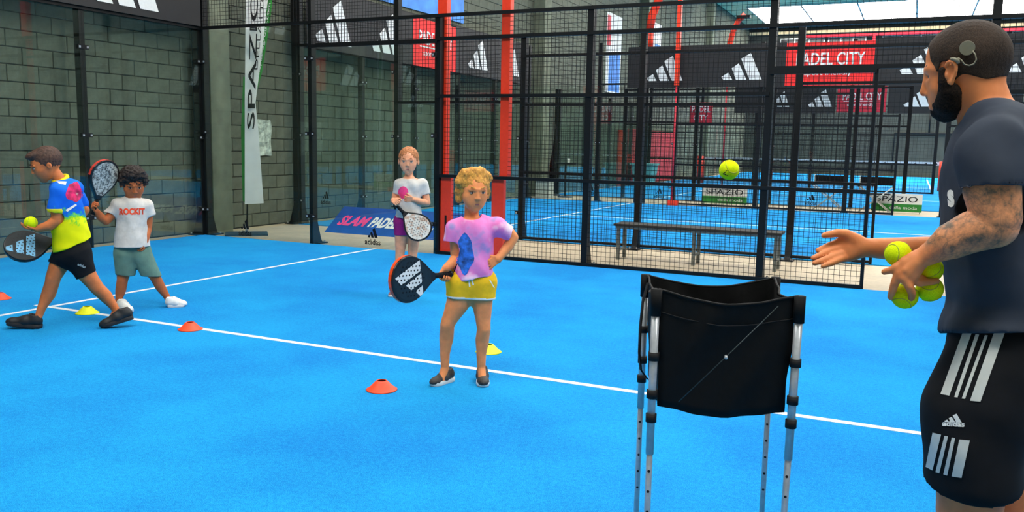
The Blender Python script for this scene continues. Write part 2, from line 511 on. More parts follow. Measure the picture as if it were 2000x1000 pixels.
# ---- second court: end wall with banners above, near side, far side
B1 = thing('glass_end_wall', 'glass end wall of the second court under the long banner', 'glass wall', (-3.0, 11.5, 0))
ys = [YB0, 8.75, 10.6, 12.46, 14.3, YB1]
for i in range(5):
    pane(B1, 'y', -3.0, ys[i], ys[i + 1], 0, 2.94, (.38, 1.5, 2.5))
    panel_mesh(B1, 'y', -3.0, ys[i], ys[i + 1], 2.97, 3.98, (), .06, .0024)
for y in ys:
    post(B1, 'y', -3.0, y, 4.0, .08, .10, -1, mat='black_metal')
B2 = thing('fence', 'glass and wire mesh near side wall of the second court', 'fence', (1.0, YB0, 0))
PB = [-3.0, -1.07, 1.12, 2.95, 5.0, 5.98]
h1 = pane(B2, 'x', YB0, PB[0], PB[1], 0, 2.94, (.4, 1.5, 2.5))
h2 = pane(B2, 'x', YB0, PB[1], PB[2], 0, 2.0, (.4, 1.5))
panel_mesh(B2, 'x', YB0, PB[0], PB[1], 2.97, 3.98)
panel_mesh(B2, 'x', YB0, PB[1], PB[2], 2.03, 2.97, (), .06, .0022)
for i in (2, 3):
    panel_mesh(B2, 'x', YB0, PB[i], PB[i + 1], .03, 2.97, (1.0, 1.99, 2.69), .055, .0016, .018)
panel_mesh(B2, 'x', YB0, PB[4], PB[5], .03, 2.2, (1.0,), .055, .0016, .018)
panel_mesh(B2, 'x', YB0, PB[4], 7.0, 2.25, 2.97, (2.69,), .055, .0016, .018)
panel_mesh(B2, 'x', YB0, 7.0, 9.0, .03, 2.97, (1.0, 1.99, 2.69), .055, .0016, .018)
for x, h in ((PB[0], 4.), (PB[1], 4.), (PB[2], 2.97), (PB[3], 2.97), (PB[4], 2.97), (7.0, 2.97), (9.0, 2.97)):
    post(B2, 'x', YB0, x, h, .08, .10, -1 if x > 2 else 1, mat='black_metal')
post(B2, 'x', YB0, PB[5], 2.22, .035, .04, 1, False)
sticker(h1, (-2.55, YB0 - .008, .36), (.2, 0, 0), (0, 0, .22))
sticker(h2, (-1.0 + .1, YB0 - .008, .3), (.2, 0, 0), (0, 0, .22))
B3 = thing('fence', 'dark wire mesh far side wall of the second court below the black banner', 'fence', (2.0, YB1, 0))
PF = [-3.0, -1.0, .05, 1.0, 3.0, 5.0, 6.0]
pane(B3, 'x', YB1, PF[0], PF[1], 0, 2.94); pane(B3, 'x', YB1, PF[1], PF[3], 0, 2.0, (.4, 1.5))
for i in (3, 4):
    panel_mesh(B3, 'x', YB1, PF[i], PF[i + 1], .03, 2.97, (1.0, 1.99, 2.69), .085, .0028, .022)
panel_mesh(B3, 'x', YB1, PF[5], PF[6], .03, 2.2, (1.0,), .085, .0028, .022)
panel_mesh(B3, 'x', YB1, 7, 9, .03, 2.97, (1.0, 1.99), .085, .0028, .022)
panel_mesh(B3, 'x', YB1, PF[1], PF[3], 2.03, 2.97, (), .085, .0028, .022)
for x in (-3, -1, .05, 1, 3, 5, 7, 9):
    post(B3, 'x', YB1, x, 4.0 if x < 0 else 3.9, .09, .09, 1, x != .05)
post(B3, 'x', YB1, 6.02, 2.25, .05, .05, 1, False)
# ---- third court: glass near wall with emblems, far wall of mesh under a banner
C1 = thing('fence', 'glass near side wall of the third court with dark emblems at its foot', 'fence', (2.0, YC0, 0))
xs = [-3.0, -1, 1, 3, 5, 6.2]
for i in range(4):
    g = pane(C1, 'x', YC0, xs[i], xs[i + 1], 0, 2.0, (.4, 1.5))
    sticker(g, (xs[i] + .9, YC0 - .01, .02), (.3, 0, 0), (0, 0, .27))
for x in xs + [8.2]:
    post(C1, 'x', YC0, x, 3.0, .09, .09, 1, False)
panel_mesh(C1, 'x', YC0, -1, 6.2, 2.03, 2.97, (), .12, .003)
C2 = thing('fence', 'wire mesh far side wall of the third court', 'fence', (2.0, YC1, 0))
for i, (a, b) in enumerate(((-3, -1), (-1, 1), (1, 3), (3, 5), (5, 7))):
    panel_mesh(C2, 'x', YC1, a, b, .03, 2.97, (1.0, 1.99), .12, .0035, .025)
for x in (-3, -1, 1, 3, 5, 7):
    post(C2, 'x', YC1, x, 3.9, .1, .09, 1, False)
C3 = thing('glass_end_wall', 'glass end wall of the third court', 'glass wall', (-3.0, 23, 0))
ys = [YC0, 20.7, 23.1, 25.5, YC1]
for i in range(4): pane(C3, 'y', -3.0, ys[i], ys[i + 1], 0, 2.94)
for y in ys: post(C3, 'y', -3.0, y, 3.0, .09, .1, -1, False)

# ================================================================== BANNERS
def banner(label, axis, fix, a, b, z0, z1, mat, marks, face, cat='banner', group=None, name='banner', t=.012):
    """flat printed cloth; face = +1/-1 side that carries the print; marks = [(kind, u0, u1, z0, z1, text, material)]"""
    lo = ((a + b) / 2, fix, z0) if axis == 'x' else (fix, (a + b) / 2, z0)
    th = thing(name, label, cat, lo, group)
    mb = MB()
    nx = max(2, int((b - a) / .4)); P = np.zeros((2, nx + 1, 3))
    # a shallow ripple in the cloth
    fr_, bk_ = [], []
    for zz in (z0, z1):
        fr_.append([]); bk_.append([])
        for i in range(nx + 1):
            q = a + (b - a) * i / nx; rp = .004 * math.sin(i * 1.9 + zz)
            p = (q, fix + rp, zz) if axis == 'x' else (fix + rp, q, zz); fr_[-1].append(p)
            p2 = (q, fix + rp - face * t, zz) if axis == 'x' else (fix + rp - face * t, q, zz); bk_[-1].append(p2)
    mb.grid(fr_); mb.grid(bk_)
    for pr_ in (0, 1): mb.grid([fr_[pr_], bk_[pr_]])
    for e in (0, -1): mb.grid([[fr_[0][e], fr_[1][e]], [bk_[0][e], bk_[1][e]]])
    obj('cloth', mb, mat, th)
    for kind, u0, u1, w0, w1, s, mt in marks:
        m2 = MB(); off = fix + face * .008
        o = (u0, off, w0) if axis == 'x' else (off, u0, w0)
        X = (u1 - u0, 0, 0) if axis == 'x' else (0, u1 - u0, 0); Y = (0, 0, w1 - w0)
        if kind == 'logo': put_bars(m2, o, X, Y); nm = 'emblem'
        elif kind == 'text': put_text(m2, s, o, X, Y, 0, .012); nm = 'lettering'
        elif kind == 'bold': put_text(m2, s, o, X, Y, .35, .045); nm = 'lettering'
        elif kind == 'rect': on_plane(m2, [(0, 0), (1, 0), (1, 1), (0, 1)], [(0, 1, 2, 3)], o, X, Y); nm = 'printed_bar'
        obj(nm, m2, mt, th)
    return th
WP = 'white_print'
def city(u0, u1, z0, z1):
    d = u1 - u0; h = z1 - z0
    return [('text', u0 + .12 * d, u1 - .1 * d, z0 + .47 * h, z0 + .76 * h, 'PADEL CITY', WP), ('rect', u0 + .14 * d, u1 - .24 * d, z0 + .41 * h, z0 + .435 * h, '', WP),
            ('text', u0 + .22 * d, u1 - .24 * d, z0 + .2 * h, z0 + .36 * h, 'sport friendly', WP)]
XB = -2.95
banner('black banner with a white three bar emblem above the left glass wall', 'y', XB, 1.0, 4.7, 2.99, 3.97, 'banner_black', [('logo', 2.95, 3.95, 3.08, 3.9, '', WP)], 1)
banner('black banner with two white emblems nearest the feather flag', 'y', XB, 7.06, 10.4, 2.97, 3.97, 'banner_black',
       [('logo', 7.28, 8.3, 3.09, 3.86, '', WP), ('logo', 8.95, 9.95, 3.1, 3.86, '', WP)], 1)
banner('red padel banner high on the second court end wall', 'y', XB, 10.4, 12.2, 2.97, 3.93, 'banner_red', city(10.4, 12.2, 2.97, 3.93), 1)
banner('black banner with two emblems in the far corner of the second court', 'y', XB, 12.2, 16.1, 2.97, 3.97, 'banner_black',
       [('logo', 12.75, 13.75, 3.13, 3.8, '', WP), ('logo', 14.5, 15.5, 3.13, 3.8, '', WP)], 1)
YL = YB1 - .06
banner('black banner with two emblems left of the big red sign', 'x', YL, -.25, 3.54, 2.86, 3.86, 'banner_black',
       [('logo', .25, 1.15, 3.02, 3.62, '', WP), ('logo', 2.08, 3.02, 3.02, 3.64, '', WP)], -1)
banner('big red padel sign on the far fence beside the trainer', 'x', YL, 3.54, 5.42, 2.88, 3.84, 'banner_red', city(3.54, 5.42, 2.88, 3.84), -1)
banner('black banner with emblems behind the head of the trainer', 'x', YL, 5.42, 9.0, 2.86, 3.9, 'banner_black',
       [('logo', 5.95, 6.9, 3.1, 3.75, '', WP), ('logo', 8.0, 8.95, 3.1, 3.75, '', WP)], -1)
YL = YC1 - .06
banner('distant black banner with small emblems under the big one', 'x', YL, .2, 3.7, 2.72, 3.72, 'banner_black',
       [('logo', 1.5, 2.15, 2.95, 3.5, '', WP), ('logo', 2.8, 3.6, 2.95, 3.55, '', WP)], -1)
banner('distant small red padel sign below the big red one', 'x', YL, 3.75, 5.35, 2.76, 3.66, 'banner_dred', city(3.75, 5.35, 2.76, 3.66), -1)
banner('distant black banner right of the small red sign', 'x', YL, 5.4, 9.4, 2.72, 3.72, 'banner_black',
       [('logo', 5.9, 6.7, 2.95, 3.5, '', WP), ('logo', 7.2, 8, 2.95, 3.5, '', WP)], -1)
banner('tiny dark red sign far behind the flying ball', 'x', YC1 - .06, -1.45, -.6, 2.3, 3.12, 'banner_dred', [('text', -1.38, -.68, 2.75, 2.98, 'PADEL', WP), ('text', -1.3, -.76, 2.45, 2.65, 'CITY', WP)], -1)
# posters on the block wall
banner('light blue poster with emblem and racket high on the block wall', 'y', XW + .03, 9.3, 13.15, 4.16, 6.2, 'sky_blue_print',
       [('logo', 10.9, 11.5, 4.5, 5.0, '', WP), ('rect', 12.0, 12.06, 4.2, 4.9, '', WP)], 1, 'poster', name='poster')
banner('tall white and blue poster hanging far along the block wall', 'y', XW + .03, 23.2, 24.8, 3.25, 5.9, 'banner_white',
       [('rect', 23.5, 24.7, 3.3, 4.6, '', 'sky_blue_print'), ('rect', 23.25, 23.6, 4.8, 5.8, '', 'red_pad')], 1, 'poster', name='poster')
banner('narrow white and blue poster behind the curved red mast', 'y', XW + .03, 28.8, 29.9, 4.9, 6.3, 'banner_white', [('rect', 29, 29.8, 4.95, 5.5, '', 'sky_blue_print')], 1, 'poster', name='poster')
# crumpled paper on the wall beside the flag
P = []
for i in range(9):
    P.append([(XW + .03 + RNG.uniform(0, .03), 5.9 + .62 * q / 8 + RNG.uniform(-.01, .01), 1.15 + .58 * i / 8 + RNG.uniform(-.01, .01)) for q in range(9)])
pm = MB().grid(P); P2 = [[(p[0] - .008, p[1], p[2]) for p in r_] for r_ in P]; pm.grid(P2)
tag(rebase(obj('wall_poster', pm, 'paper')), 'crumpled silvery sheet on the block wall by the feather flag', 'poster')
# red padded screens at the far left
tag(rebase(obj('padded_screen', MB().box((XW + .02, 25.9, .02), (XW + .14, 32.0, 2.07)), 'red_pad', bevel=.02)), 'dark red padded screen far along the left wall', 'screen')
# ================================================================== PLACING HELPERS
class Frame:
    """upright frame at a ground point: R to the right as seen from the camera side, N away from it, Z up"""
    def __init__(s, g):
        s.g = V3(g[0], g[1], 0)
        n = s.g - CAM; n[2] = 0; s.Dh = np.linalg.norm(n); s.N = n / s.Dh
        s.Z = V3(0, 0, 1); s.R = np.cross(s.N, s.Z)
        s.S = abs((s.g + V3(0, 0, .6) - CAM) @ CF) / FPX      # metres per unit of the drawing at this distance
    def p(s, u, v, d=0.):
        ray = CF * FPX + CR * (u - 1000) + CU * (500 - v)
        return CAM + ray * ((s.Dh + d * s.S) / (ray @ s.N))
    def gr(s, u, v, z=0.):
        ray = CF * FPX + CR * (u - 1000) + CU * (500 - v)
        return CAM + ray * ((z - CAM[2]) / ray[2])
    def v(s, x, y, z):
        return x * s.R + y * s.N + z * s.Z
def at_depth(u, v, w):
    return CAM + (CF * FPX + CR * (u - 1000) + CU * (500 - v)) * (w / FPX)
def unit(a):
    a = np.asarray(a, float); return a / np.linalg.norm(a)

# ================================================================== MASTS, FLAG, BOARDS, BENCH
def mast(label, pts_poly, x0, x1, y0, y1, z1, px0, px1, group=None):
    t = thing('light_mast', label, 'mast', ((x0 + x1) / 2, (y0 + y1) / 2, -.012), group)
    obj('shaft', MB().box((x0, y0, -.012), (x1, y1, z1)), 'red_metal', t)
    obj('base_plate', MB().box((px0, y0 + .02, -.012), (px1, y1 - .02, 1.0)), 'red_metal', t)
    xm = (px0 + px1) / 2
    obj('slot', MB().box((xm - .012, y0 + .012, .18), (xm + .012, y0 + .03, .5)), 'black_rubber', t)
    return t
t = thing('light_mast', 'red steel mast behind the black fence post', 'mast', (.97, W + .12, -.012))
obj('shaft', MB().box((.87, W + .105, -.012), (1.0, W + .2, 7.5)), 'red_metal', t)
obj('base_plate', MB().box((.975, W + .03, .04), (1.12, W + .1, 1.0)), 'red_metal', t)
obj('slot', MB().box((1.04, W + .022, .18), (1.065, W + .032, .5)), 'black_rubber', t)
t = thing('light_mast', 'red steel mast rising behind the girl in pink', 'mast', (1.86, W + .08, -.012))
obj('shaft', MB().box((1.80, W + .03, 1.02), (1.912, W + .12, 7.5)), 'red_metal', t)
obj('base_plate', MB().box((1.70, W + .03, -.012), (1.86, W + .1, 1.02)), 'red_metal', t)
def bent_mast(label, base, z1, dx, r=.06, lr=.05, lm='black_metal'):
    x, y = base
    t = thing('light_mast', label, 'mast', (x, y, -.012))
    obj('lower_shaft', MB().tube([(x, y, -.012), (x, y, 3.85)], lr, 10), lm, t, True)
    obj('shaft', MB().tube([(x, y, 3.85), (x, y, z1)], r, 10), 'red_metal', t, True)
    obj('curved_arm', MB().tube([(x, y, z1), (x + dx * .05, y, z1 + .35), (x + dx * .25, y, z1 + .8), (x + dx * .6, y, z1 + 1.2), (x + dx * 1.1, y, z1 + 1.45)], r, 10), 'red_metal', t, True)
    obj('flood_lamp', MB().box((x + dx * 1.0 - .25, y - .15, z1 + 1.3), (x + dx * 1.0 + .25, y + .15, z1 + 1.4)), 'black_metal', t)
t = thing('light_mast', 'straight red mast standing in front of the far black banner', 'mast', (1.05, YB1 - .2, 0))
obj('shaft', MB().box((1.0, YB1 - .28, 2.9), (1.1, YB1 - .18, 7.8)), 'red_metal', t)
obj('lower_shaft', MB().tube([(1.05, YB1 - .23, 0), (1.05, YB1 - .23, 2.9)], .028, 8), 'red_pad', t, True)
obj('base_plate', MB().box((.96, YB1 - .3, 0), (1.2, YB1 - .16, .12)), 'red_metal', t)
bent_mast('curved red mast above the far black banner', (.17, YB1 + .3), 4.3, .9, .1)
bent_mast('small curved red mast far above the second banner', (-.35, 28.9), 5.0, .5, .1, .03, 'red_pad')
tag(rebase(obj('padded_post', MB().box((-3.28, 24.7, 0), (-3.1, 25.1, 2.0)), 'red_metal', bevel=.03)), 'bright red padded post far along the left wall', 'post')

# feather flag -------------------------------------------------------------
FF = Frame((-2.59, 5.15))
fl = thing('feather_flag', 'tall white and green feather flag with black lettering on a dark base plate', 'flag', (FF.g[0], FF.g[1], -.012))
q = FF.g
obj('base_plate', MB().hexa([q + FF.v(*a) for a in ((-.31, -.2, -.012), (.3, -.2, -.012), (.3, .25, -.012), (-.31, .25, -.012), (-.31, -.2, .012), (.3, -.2, .012), (.3, .25, .012), (-.31, .25, .012))]), 'dark_steel', fl)
obj('pole', MB().tube([q, FF.p(483, 405, 3), FF.p(482, 200, 5), FF.p(486, 0, 5), FF.p(494, -190, 5), FF.p(520, -300, 5), FF.p(560, -320, 5)], [.012, .012, .011, .01, .008, .006, .004], 8), 'black_metal', fl, True)
obj('socket', MB().tube([q + V3(0, 0, .01), q + V3(0, 0, .14)], .02, 10), 'chrome', fl, True)
def ribbon(L, Rr, nx=4, t=.004):
    """cloth between two drawn edges, with a little thickness"""
    mb = MB(); A, Bk = [], []
    for (a, b, d0), (c, e, d1) in zip(L, Rr):
        row = []; rb = []
        for k in range(nx + 1):
            s_ = k / nx
            p_ = FF.p(a + (c - a) * s_, b + (e - b) * s_, d0 + (d1 - d0) * s_ + 1.2 * math.sin(3 * s_ + b * .02)); row.append(p_); rb.append(p_ + FF.N * t)
        A.append(row); Bk.append(rb)
    mb.grid(A); mb.grid(Bk)
    mb.grid([[r_[0] for r_ in A], [r_[0] for r_ in Bk]]); mb.grid([[r_[-1] for r_ in A], [r_[-1] for r_ in Bk]])
    return mb
obj('flag_cloth', ribbon([(478, 399, 0), (478, 330, 0), (478, 260, 0), (478, 200, 0), (479, 100, 0), (480, 0, 0), (484, -120, 0), (492, -250, 0)],
                         [(515, 397, -2), (510, 330, -2), (505, 260, -2), (499, 200, -2), (512, 100, -3), (523, 0, -3), (538, -120, -3), (556, -250, -3)]), 'banner_white', fl, True)
obj('green_edge', ribbon([(497, 196, 3), (503, 150, 3), (510, 100, 3), (516, 50, 3), (521, 0, 3), (536, -120, 3), (552, -250, 3)],
                         [(499, 190, 2), (512, 140, 2), (519, 96, 2), (527, 46, 2), (532, 0, 2), (550, -120, 2), (572, -250, 2)]), 'banner_green', fl, True)
obj('back_cloth', ribbon([(474, 392, 6), (472, 320, 6), (471, 250, 6), (475, 150, 6)], [(480, 396, 6), (480, 320, 6), (480, 250, 6), (480, 150, 6)], 2), 'banner_green', fl, True)
def flag_text(s, u0, v0, u1, v1, wpx, mt, d=-9, off=.01):
    o_ = FF.p(u0 + wpx, v0, d); up = FF.p(u1 + wpx, v1, d) - o_; lf = FF.p(u0, v0, d) - o_
    mb = MB(); put_text(mb, s, o_, up, lf, 0, off); obj('lettering', mb, mt, fl)
flag_text('SPAZIO', 482, 252, 490, -22, 15, 'black_rubber')
flag_text('DELLATTO', 496, 136, 511, -20, 7, 'black_rubber', off=0)
flag_text('www.spaziogroup.com', 496.5, 182, 524, 6, 6, 'white_print', -6, 0)
# folded blue advertising board on the concrete strip -------------------------
bd = thing('advertising_board', 'low dark blue leaning board with pink and white lettering on the concrete strip', 'board', (-.6, 6.35, -.012))
b0, b1, zt = 6.14, 6.66, .36
X0, X1 = -1.92, .62
ex = unit(V3(0, -zt, b1 - b0)) * .03
obj('panel', MB().prism([(X0, b0, -.012), (X1, b0, -.012), (X1, b1, zt), (X0, b1, zt)], -ex), 'banner_blue', bd)
obj('rear_support', MB().prism([(X0 + .1, b1 + .02, -.012), (X1 - .1, b1 + .02, -.012), (X1 - .1, b1, zt - .04), (X0 + .1, b1, zt - .04)], (0, -.02, 0)), 'black_rubber', bd)
yd = V3(0, b1 - b0, zt + .012)
def slab_text(s, x0, x1, f0, f1, mt):
    mb = MB(); o_ = V3(x0, b0, -.012) + yd * f0 + unit(V3(0, -zt, b1 - b0)) * .004
    put_text(mb, s, o_, V3(x1 - x0, 0, 0), yd * (f1 - f0), .3, .04); obj('lettering', mb, mt, bd)
slab_text('SLAM', -1.8, -1.24, .28, .66, 'pink_print'); slab_text('PADEL', -1.22, -.72, .28, .66, 'white_print'); slab_text('ADDICT', -.66, .1, .3, .62, 'white_print')
# bench -----------------------------------------------------------------------
bn = thing('bench', 'long low metal bench with dark wooden seat on the concrete strip', 'bench', (4.05, 5.72, -.012))
for k in range(3):
    obj('seat_slat', MB().box((3.02, 5.56 + k * .115, .418), (5.06, 5.66 + k * .115, .448)), 'wood_seat', bn, bevel=.004)
obj('frame_rail', MB().box((3.05, 5.58, .388), (5.03, 5.61, .418)).box((3.05, 5.85, .388), (5.03, 5.88, .418)), 'galv', bn)
for x in (3.08, 4.04, 5.0):
    for y in (5.6, 5.865):
        obj('leg', MB().box((x - .02, y - .02, -.012), (x + .02, y + .02, .39)), 'galv', bn)
    obj('stretcher', MB().box((x - .015, 5.62, .10), (x + .015, 5.845, .13)), 'galv', bn)
# small white and green boards of the far courts ---------------------------------
def far_board(x0, x1, label):
    t = thing('advertising_board', label, 'board', ((x0 + x1) / 2, 17.3, -.012), 'white and green boards between the far courts')
    obj('panel', MB().box((x0, 17.29, .2), (x1, 17.31, .44)), 'banner_white', t)
    obj('green_panel', MB().box((x0, 17.288, .02), (x1, 17.312, .2)), 'banner_green', t)
    for x in (x0 + .03, x1 - .05):
        obj('foot', MB().box((x, 17.2, -.012), (x + .02, 17.4, .02)), 'galv', t)
    mb = MB(); put_text(mb, 'SPAZIO', (x0 + .1, 17.285, .25), (x1 - x0 - .2, 0, 0), (0, 0, .13)); obj('lettering', mb, 'black_rubber', t)
    mb = MB(); put_text(mb, 'della moda', (x0 + .4, 17.284, .08), (x1 - x0 - .5, 0, 0), (0, 0, .07)); obj('lettering', mb, 'white_print', t)
far_board(1.5, 2.63, 'small white and green board left of the folding chairs')
far_board(5.53, 6.62, 'small white and green board right of the folding chairs')
def folding_chair(x, label):
    y = 17.0; t = thing('folding_chair', label, 'chair', (x, y, -.012), 'folding chairs between the far courts')
    w_ = .37
    obj('backrest', MB().box((x - w_, y + .22, .62), (x + w_, y + .235, .82)), 'black_cloth', t, bevel=.01)
    obj('seat', MB().box((x - w_ + .05, y - .2, .42), (x + w_ - .05, y + .2, .44)), 'black_cloth', t, bevel=.01)
    for sx in (-1, 1):
        obj('back_post', MB().tube([(x + sx * w_, y + .22, .4), (x + sx * w_, y + .23, .84)], .013, 6), 'pale_metal', t, True)
        obj('armrest', MB().box((x + sx * w_ - .025, y - .22, .6), (x + sx * w_ + .025, y + .24, .62)), 'black_rubber', t)
        for yy in (y - .2, y + .2):
            obj('leg', MB().tube([(x - sx * w_ * .95, yy, 0), (x + sx * w_, yy, .6 if yy > y else .6)], .013, 6), 'pale_metal', t, True)
folding_chair(4.6, 'black folding director chair nearer the fence post, left of the pair')
folding_chair(5.62, 'black folding director chair in front of the right hand board')
# high table with small things near the far left wall
t = thing('side_table', 'small dark round side table with pale things far behind the fence', 'table', (-2.3, 17.3, -.012))
obj('table_top', MB().lathe([(0, .9), (.3, .9), (.3, .94), (0, .94)], 20, (-2.3, 17.3, 0)), 'black_metal', t)
obj('stem', MB().tube([(-2.3, 17.3, 0), (-2.3, 17.3, .9)], .03, 8), 'black_metal', t, True)
obj('base', MB().lathe([(0, -.012), (.22, -.012), (.2, .02), (0, .03)], 20, (-2.3, 17.3, 0)), 'black_metal', t)
tag(rebase(obj('plastic_cup', MB().lathe([(.03, .94), (.04, 1.06), (.036, 1.06), (.028, .95), (0, .95)], 14, (-2.2, 17.25, 0)), 'banner_white', smooth=True)), 'pale cup on the far dark side table', 'cup')
tag(rebase(obj('storage_crate', MB().box((-2.9, 16.6, -.012), (-2.5, 16.95, .5)).box((-2.93, 16.57, .44), (-2.47, 16.98, .5)), 'pale_metal')), 'pale crate on the floor by the far side table', 'crate')
t = thing('equipment_bin', 'teal plastic bin by the far red padded post', 'bin', (-2.5, 25.6, 0))
obj('body', MB().hexa([(-2.8, 25.3, 0), (-2.2, 25.3, 0), (-2.2, 25.9, 0), (-2.8, 25.9, 0), (-2.9, 25.2, .8), (-2.1, 25.2, .8), (-2.1, 26, .8), (-2.9, 26, .8)]), 'teal_plastic', t)
obj('rim', MB().box((-2.94, 25.16, .76), (-2.06, 26.04, .82)), 'teal_plastic', t)
# thin black flag on the left wall far away
t = thing('feather_flag', 'thin furled black feather flag by the far left wall', 'flag', (-2.9, 17.9, -.012))
obj('pole', MB().tube([(-2.9, 17.9, 0), (-2.9, 17.9, 2.0)], .012, 6), 'black_metal', t, True)
obj('flag_cloth', MB().tube([(-2.95, 17.9, .45), (-2.93, 17.9, .9), (-2.88, 17.9, 1.3), (-2.85, 17.9, 1.95)], [.09, .1, .07, .03], 8), 'black_cloth', t, True)
obj('base', MB().lathe([(0, -.012), (.2, -.012), (.2, .02), (0, .03)], 16, (-2.9, 17.9, 0)), 'black_metal', t)

# nets -----------------------------------------------------------------------------
def net(label, a, b, z1, sp, pc='red_metal', pr=.06, tape=.06):
    a = V3(*a); b = V3(*b); L = np.linalg.norm(b - a); e = (b - a) / L; nn = V3(-e[1], e[0], 0)
    t = thing('court_net', label, 'net', (a + b) / 2)
    for q in (a, b):
        obj('net_post', MB().tube([q, q + V3(0, 0, z1 + .12)], pr, 12), pc, t, True)
    mb = MB(); n_ = int(L / sp); m_ = int(z1 / sp)
    def strip(p, q, r):
        d = unit(q - p); s_ = np.cross(d, nn) * r
        mb.add([p - s_ - nn * r, p + s_ - nn * r, p + s_ + nn * r, p - s_ + nn * r, q - s_ - nn * r, q + s_ - nn * r, q + s_ + nn * r, q - s_ + nn * r],
               [(0, 1, 5, 4), (1, 2, 6, 5), (2, 3, 7, 6), (3, 0, 4, 7)])
    for i in range(n_ + 1):
        p = a + e * (L * i / n_); strip(p + V3(0, 0, .01), p + V3(0, 0, z1), .0022)
    for i in range(m_ + 1):
        z = z1 * i / m_ + .005; strip(a + V3(0, 0, z), b + V3(0, 0, z), .0022)
    obj('netting', mb, 'net_cord', t, kind='stuff')
    h = V3(0, 0, tape); k = nn * .012
    p = a + V3(0, 0, z1 - .03); q = b + V3(0, 0, z1 - .03)
    obj('net_tape', MB().hexa([p - k, q - k, q + k, p + k, p - k + h, q - k + h, q + k + h, p + k + h]), 'tape_white', t)
    return t, a, b, e
net('net of the front court passing behind the trainer', (6.98, W - .12, 0), (6.98, -W + .1, 0), .86, .045, 'black_metal', .05)
t, a, b, e = net('low net with printed white tape between red posts in the distance', (-1.5, 30.2, 0), (7.35, 30.6, 0), .97, .09, 'red_metal', .14, .13)
mb = MB()
for i in range(24):
    p = a + e * (.5 + i * .35) + V3(0, -.02, .965); put_bars(mb, p, e * .12, V3(0, 0, .07))
obj('tape_print', mb, 'black_rubber', t)

# disc cones -------------------------------------------------------------------------
def cone(x, y, mt, label):
    o = obj('marker_cone', MB().lathe([(.088, .001), (.09, .004), (.084, .007), (.074, .012), (.034, .052), (.028, .056), (.024, .054), (.03, .049), (.07, .009), (.08, .002)], 32, (x, y, 0)), mt, smooth=True)
    tag(rebase(o), label, 'cone', 'disc cones on the turf')
cone(1.62, -.05, 'orange_plastic', 'orange disc cone on the white line right of the walking boy')
cone(3.73, -.67, 'orange_plastic', 'large orange disc cone in front of the girl in pink')
cone(-.66, .02, 'orange_plastic', 'orange disc cone cut off by the left edge')
cone(.48, -.02, 'yellow_plastic', 'yellow disc cone behind the walking boy')
cone(3.86, .43, 'yellow_plastic', 'yellow disc cone behind the leg of the girl in pink')

# balls -------------------------------------------------------------------------------
m, n = newmat('ball_felt', (222, 240, 10), .95, 0, .1)
f = n.noise(420, 3, .7); n.color(n.ramp(f, [(.3, (196, 222, 0)), (.7, (240, 252, 30))])); n.bump(f, .5, .002)
flat('ball_seam', (168, 176, 60), .8, 0, .05)
def sphere(c, r, nu=32, nv=16):
    mb = MB(); vs = [c + V3(0, 0, r)]; fs = []
    for i in range(1, nv):
        for k in range(nu):
            a_ = math.pi * i / nv; b_ = 2 * math.pi * k / nu
            vs.append(c + r * V3(math.sin(a_) * math.cos(b_), math.sin(a_) * math.sin(b_), math.cos(a_)))
    vs.append(c - V3(0, 0, r))
    for k in range(nu): fs.append((0, 1 + k, 1 + (k + 1) % nu))
    for i in range(nv - 2):
        for k in range(nu): fs.append((1 + i * nu + k, 1 + (i + 1) * nu + k, 1 + (i + 1) * nu + (k + 1) % nu, 1 + i * nu + (k + 1) % nu))
    e_ = 1 + (nv - 2) * nu
    for k in range(nu): fs.append((e_ + k, len(vs) - 1, e_ + (k + 1) % nu))
    return mb.add(vs, fs)
def ball(c, label, rot, r=.0335, group='padel balls in the hands of the trainer', emblem=False):
    c = np.asarray(c, float)
    t = thing('padel_ball', label, 'ball', c - V3(0, 0, r), group)
    obj('felt', sphere(c, r), 'ball_felt', t, True)
    pts = []
    Rm = np.array(Matrix.Rotation(rot[0], 3, 'X') @ Matrix.Rotation(rot[1], 3, 'Y') @ Matrix.Rotation(rot[2], 3, 'Z'))
    for i in range(73):
        a_ = 2 * math.pi * i / 72
        q = V3(.75 * math.cos(a_) + .25 * math.cos(3 * a_), .75 * math.sin(a_) - .25 * math.sin(3 * a_), 2 * math.sqrt(.75 * .25) * math.sin(2 * a_))
        pts.append(c + Rm @ unit(q) * (r * 1.002))
    obj('seam', MB().tube(pts, .0011, 6), 'ball_seam', t, True)
    if emblem:
        to = unit(CAM - c); X = unit(np.cross(V3(0, 0, 1), to)); Y = np.cross(to, X)
        d_ = unit(to - .35 * X - .35 * Y); X = unit(np.cross(V3(.25, 0, 1), d_)); Y = np.cross(d_, X)
        mb = MB()
        for qd in BARS:
            g_ = []
            for a_, b_ in qd:
                g_.append(c + unit(d_ * r + X * (a_ - .5) * .021 + Y * (b_ - .4) * .021) * (r * 1.012))
            mb.add(g_, [(0, 1, 2, 3)])
        obj('emblem', mb, 'black_rubber', t)
    return t
ball(at_depth(1424, 332, 2.86), 'yellow ball flying in the air above the black ball cart', (2.4, .3, .2), emblem=True, group='padel ball in flight')

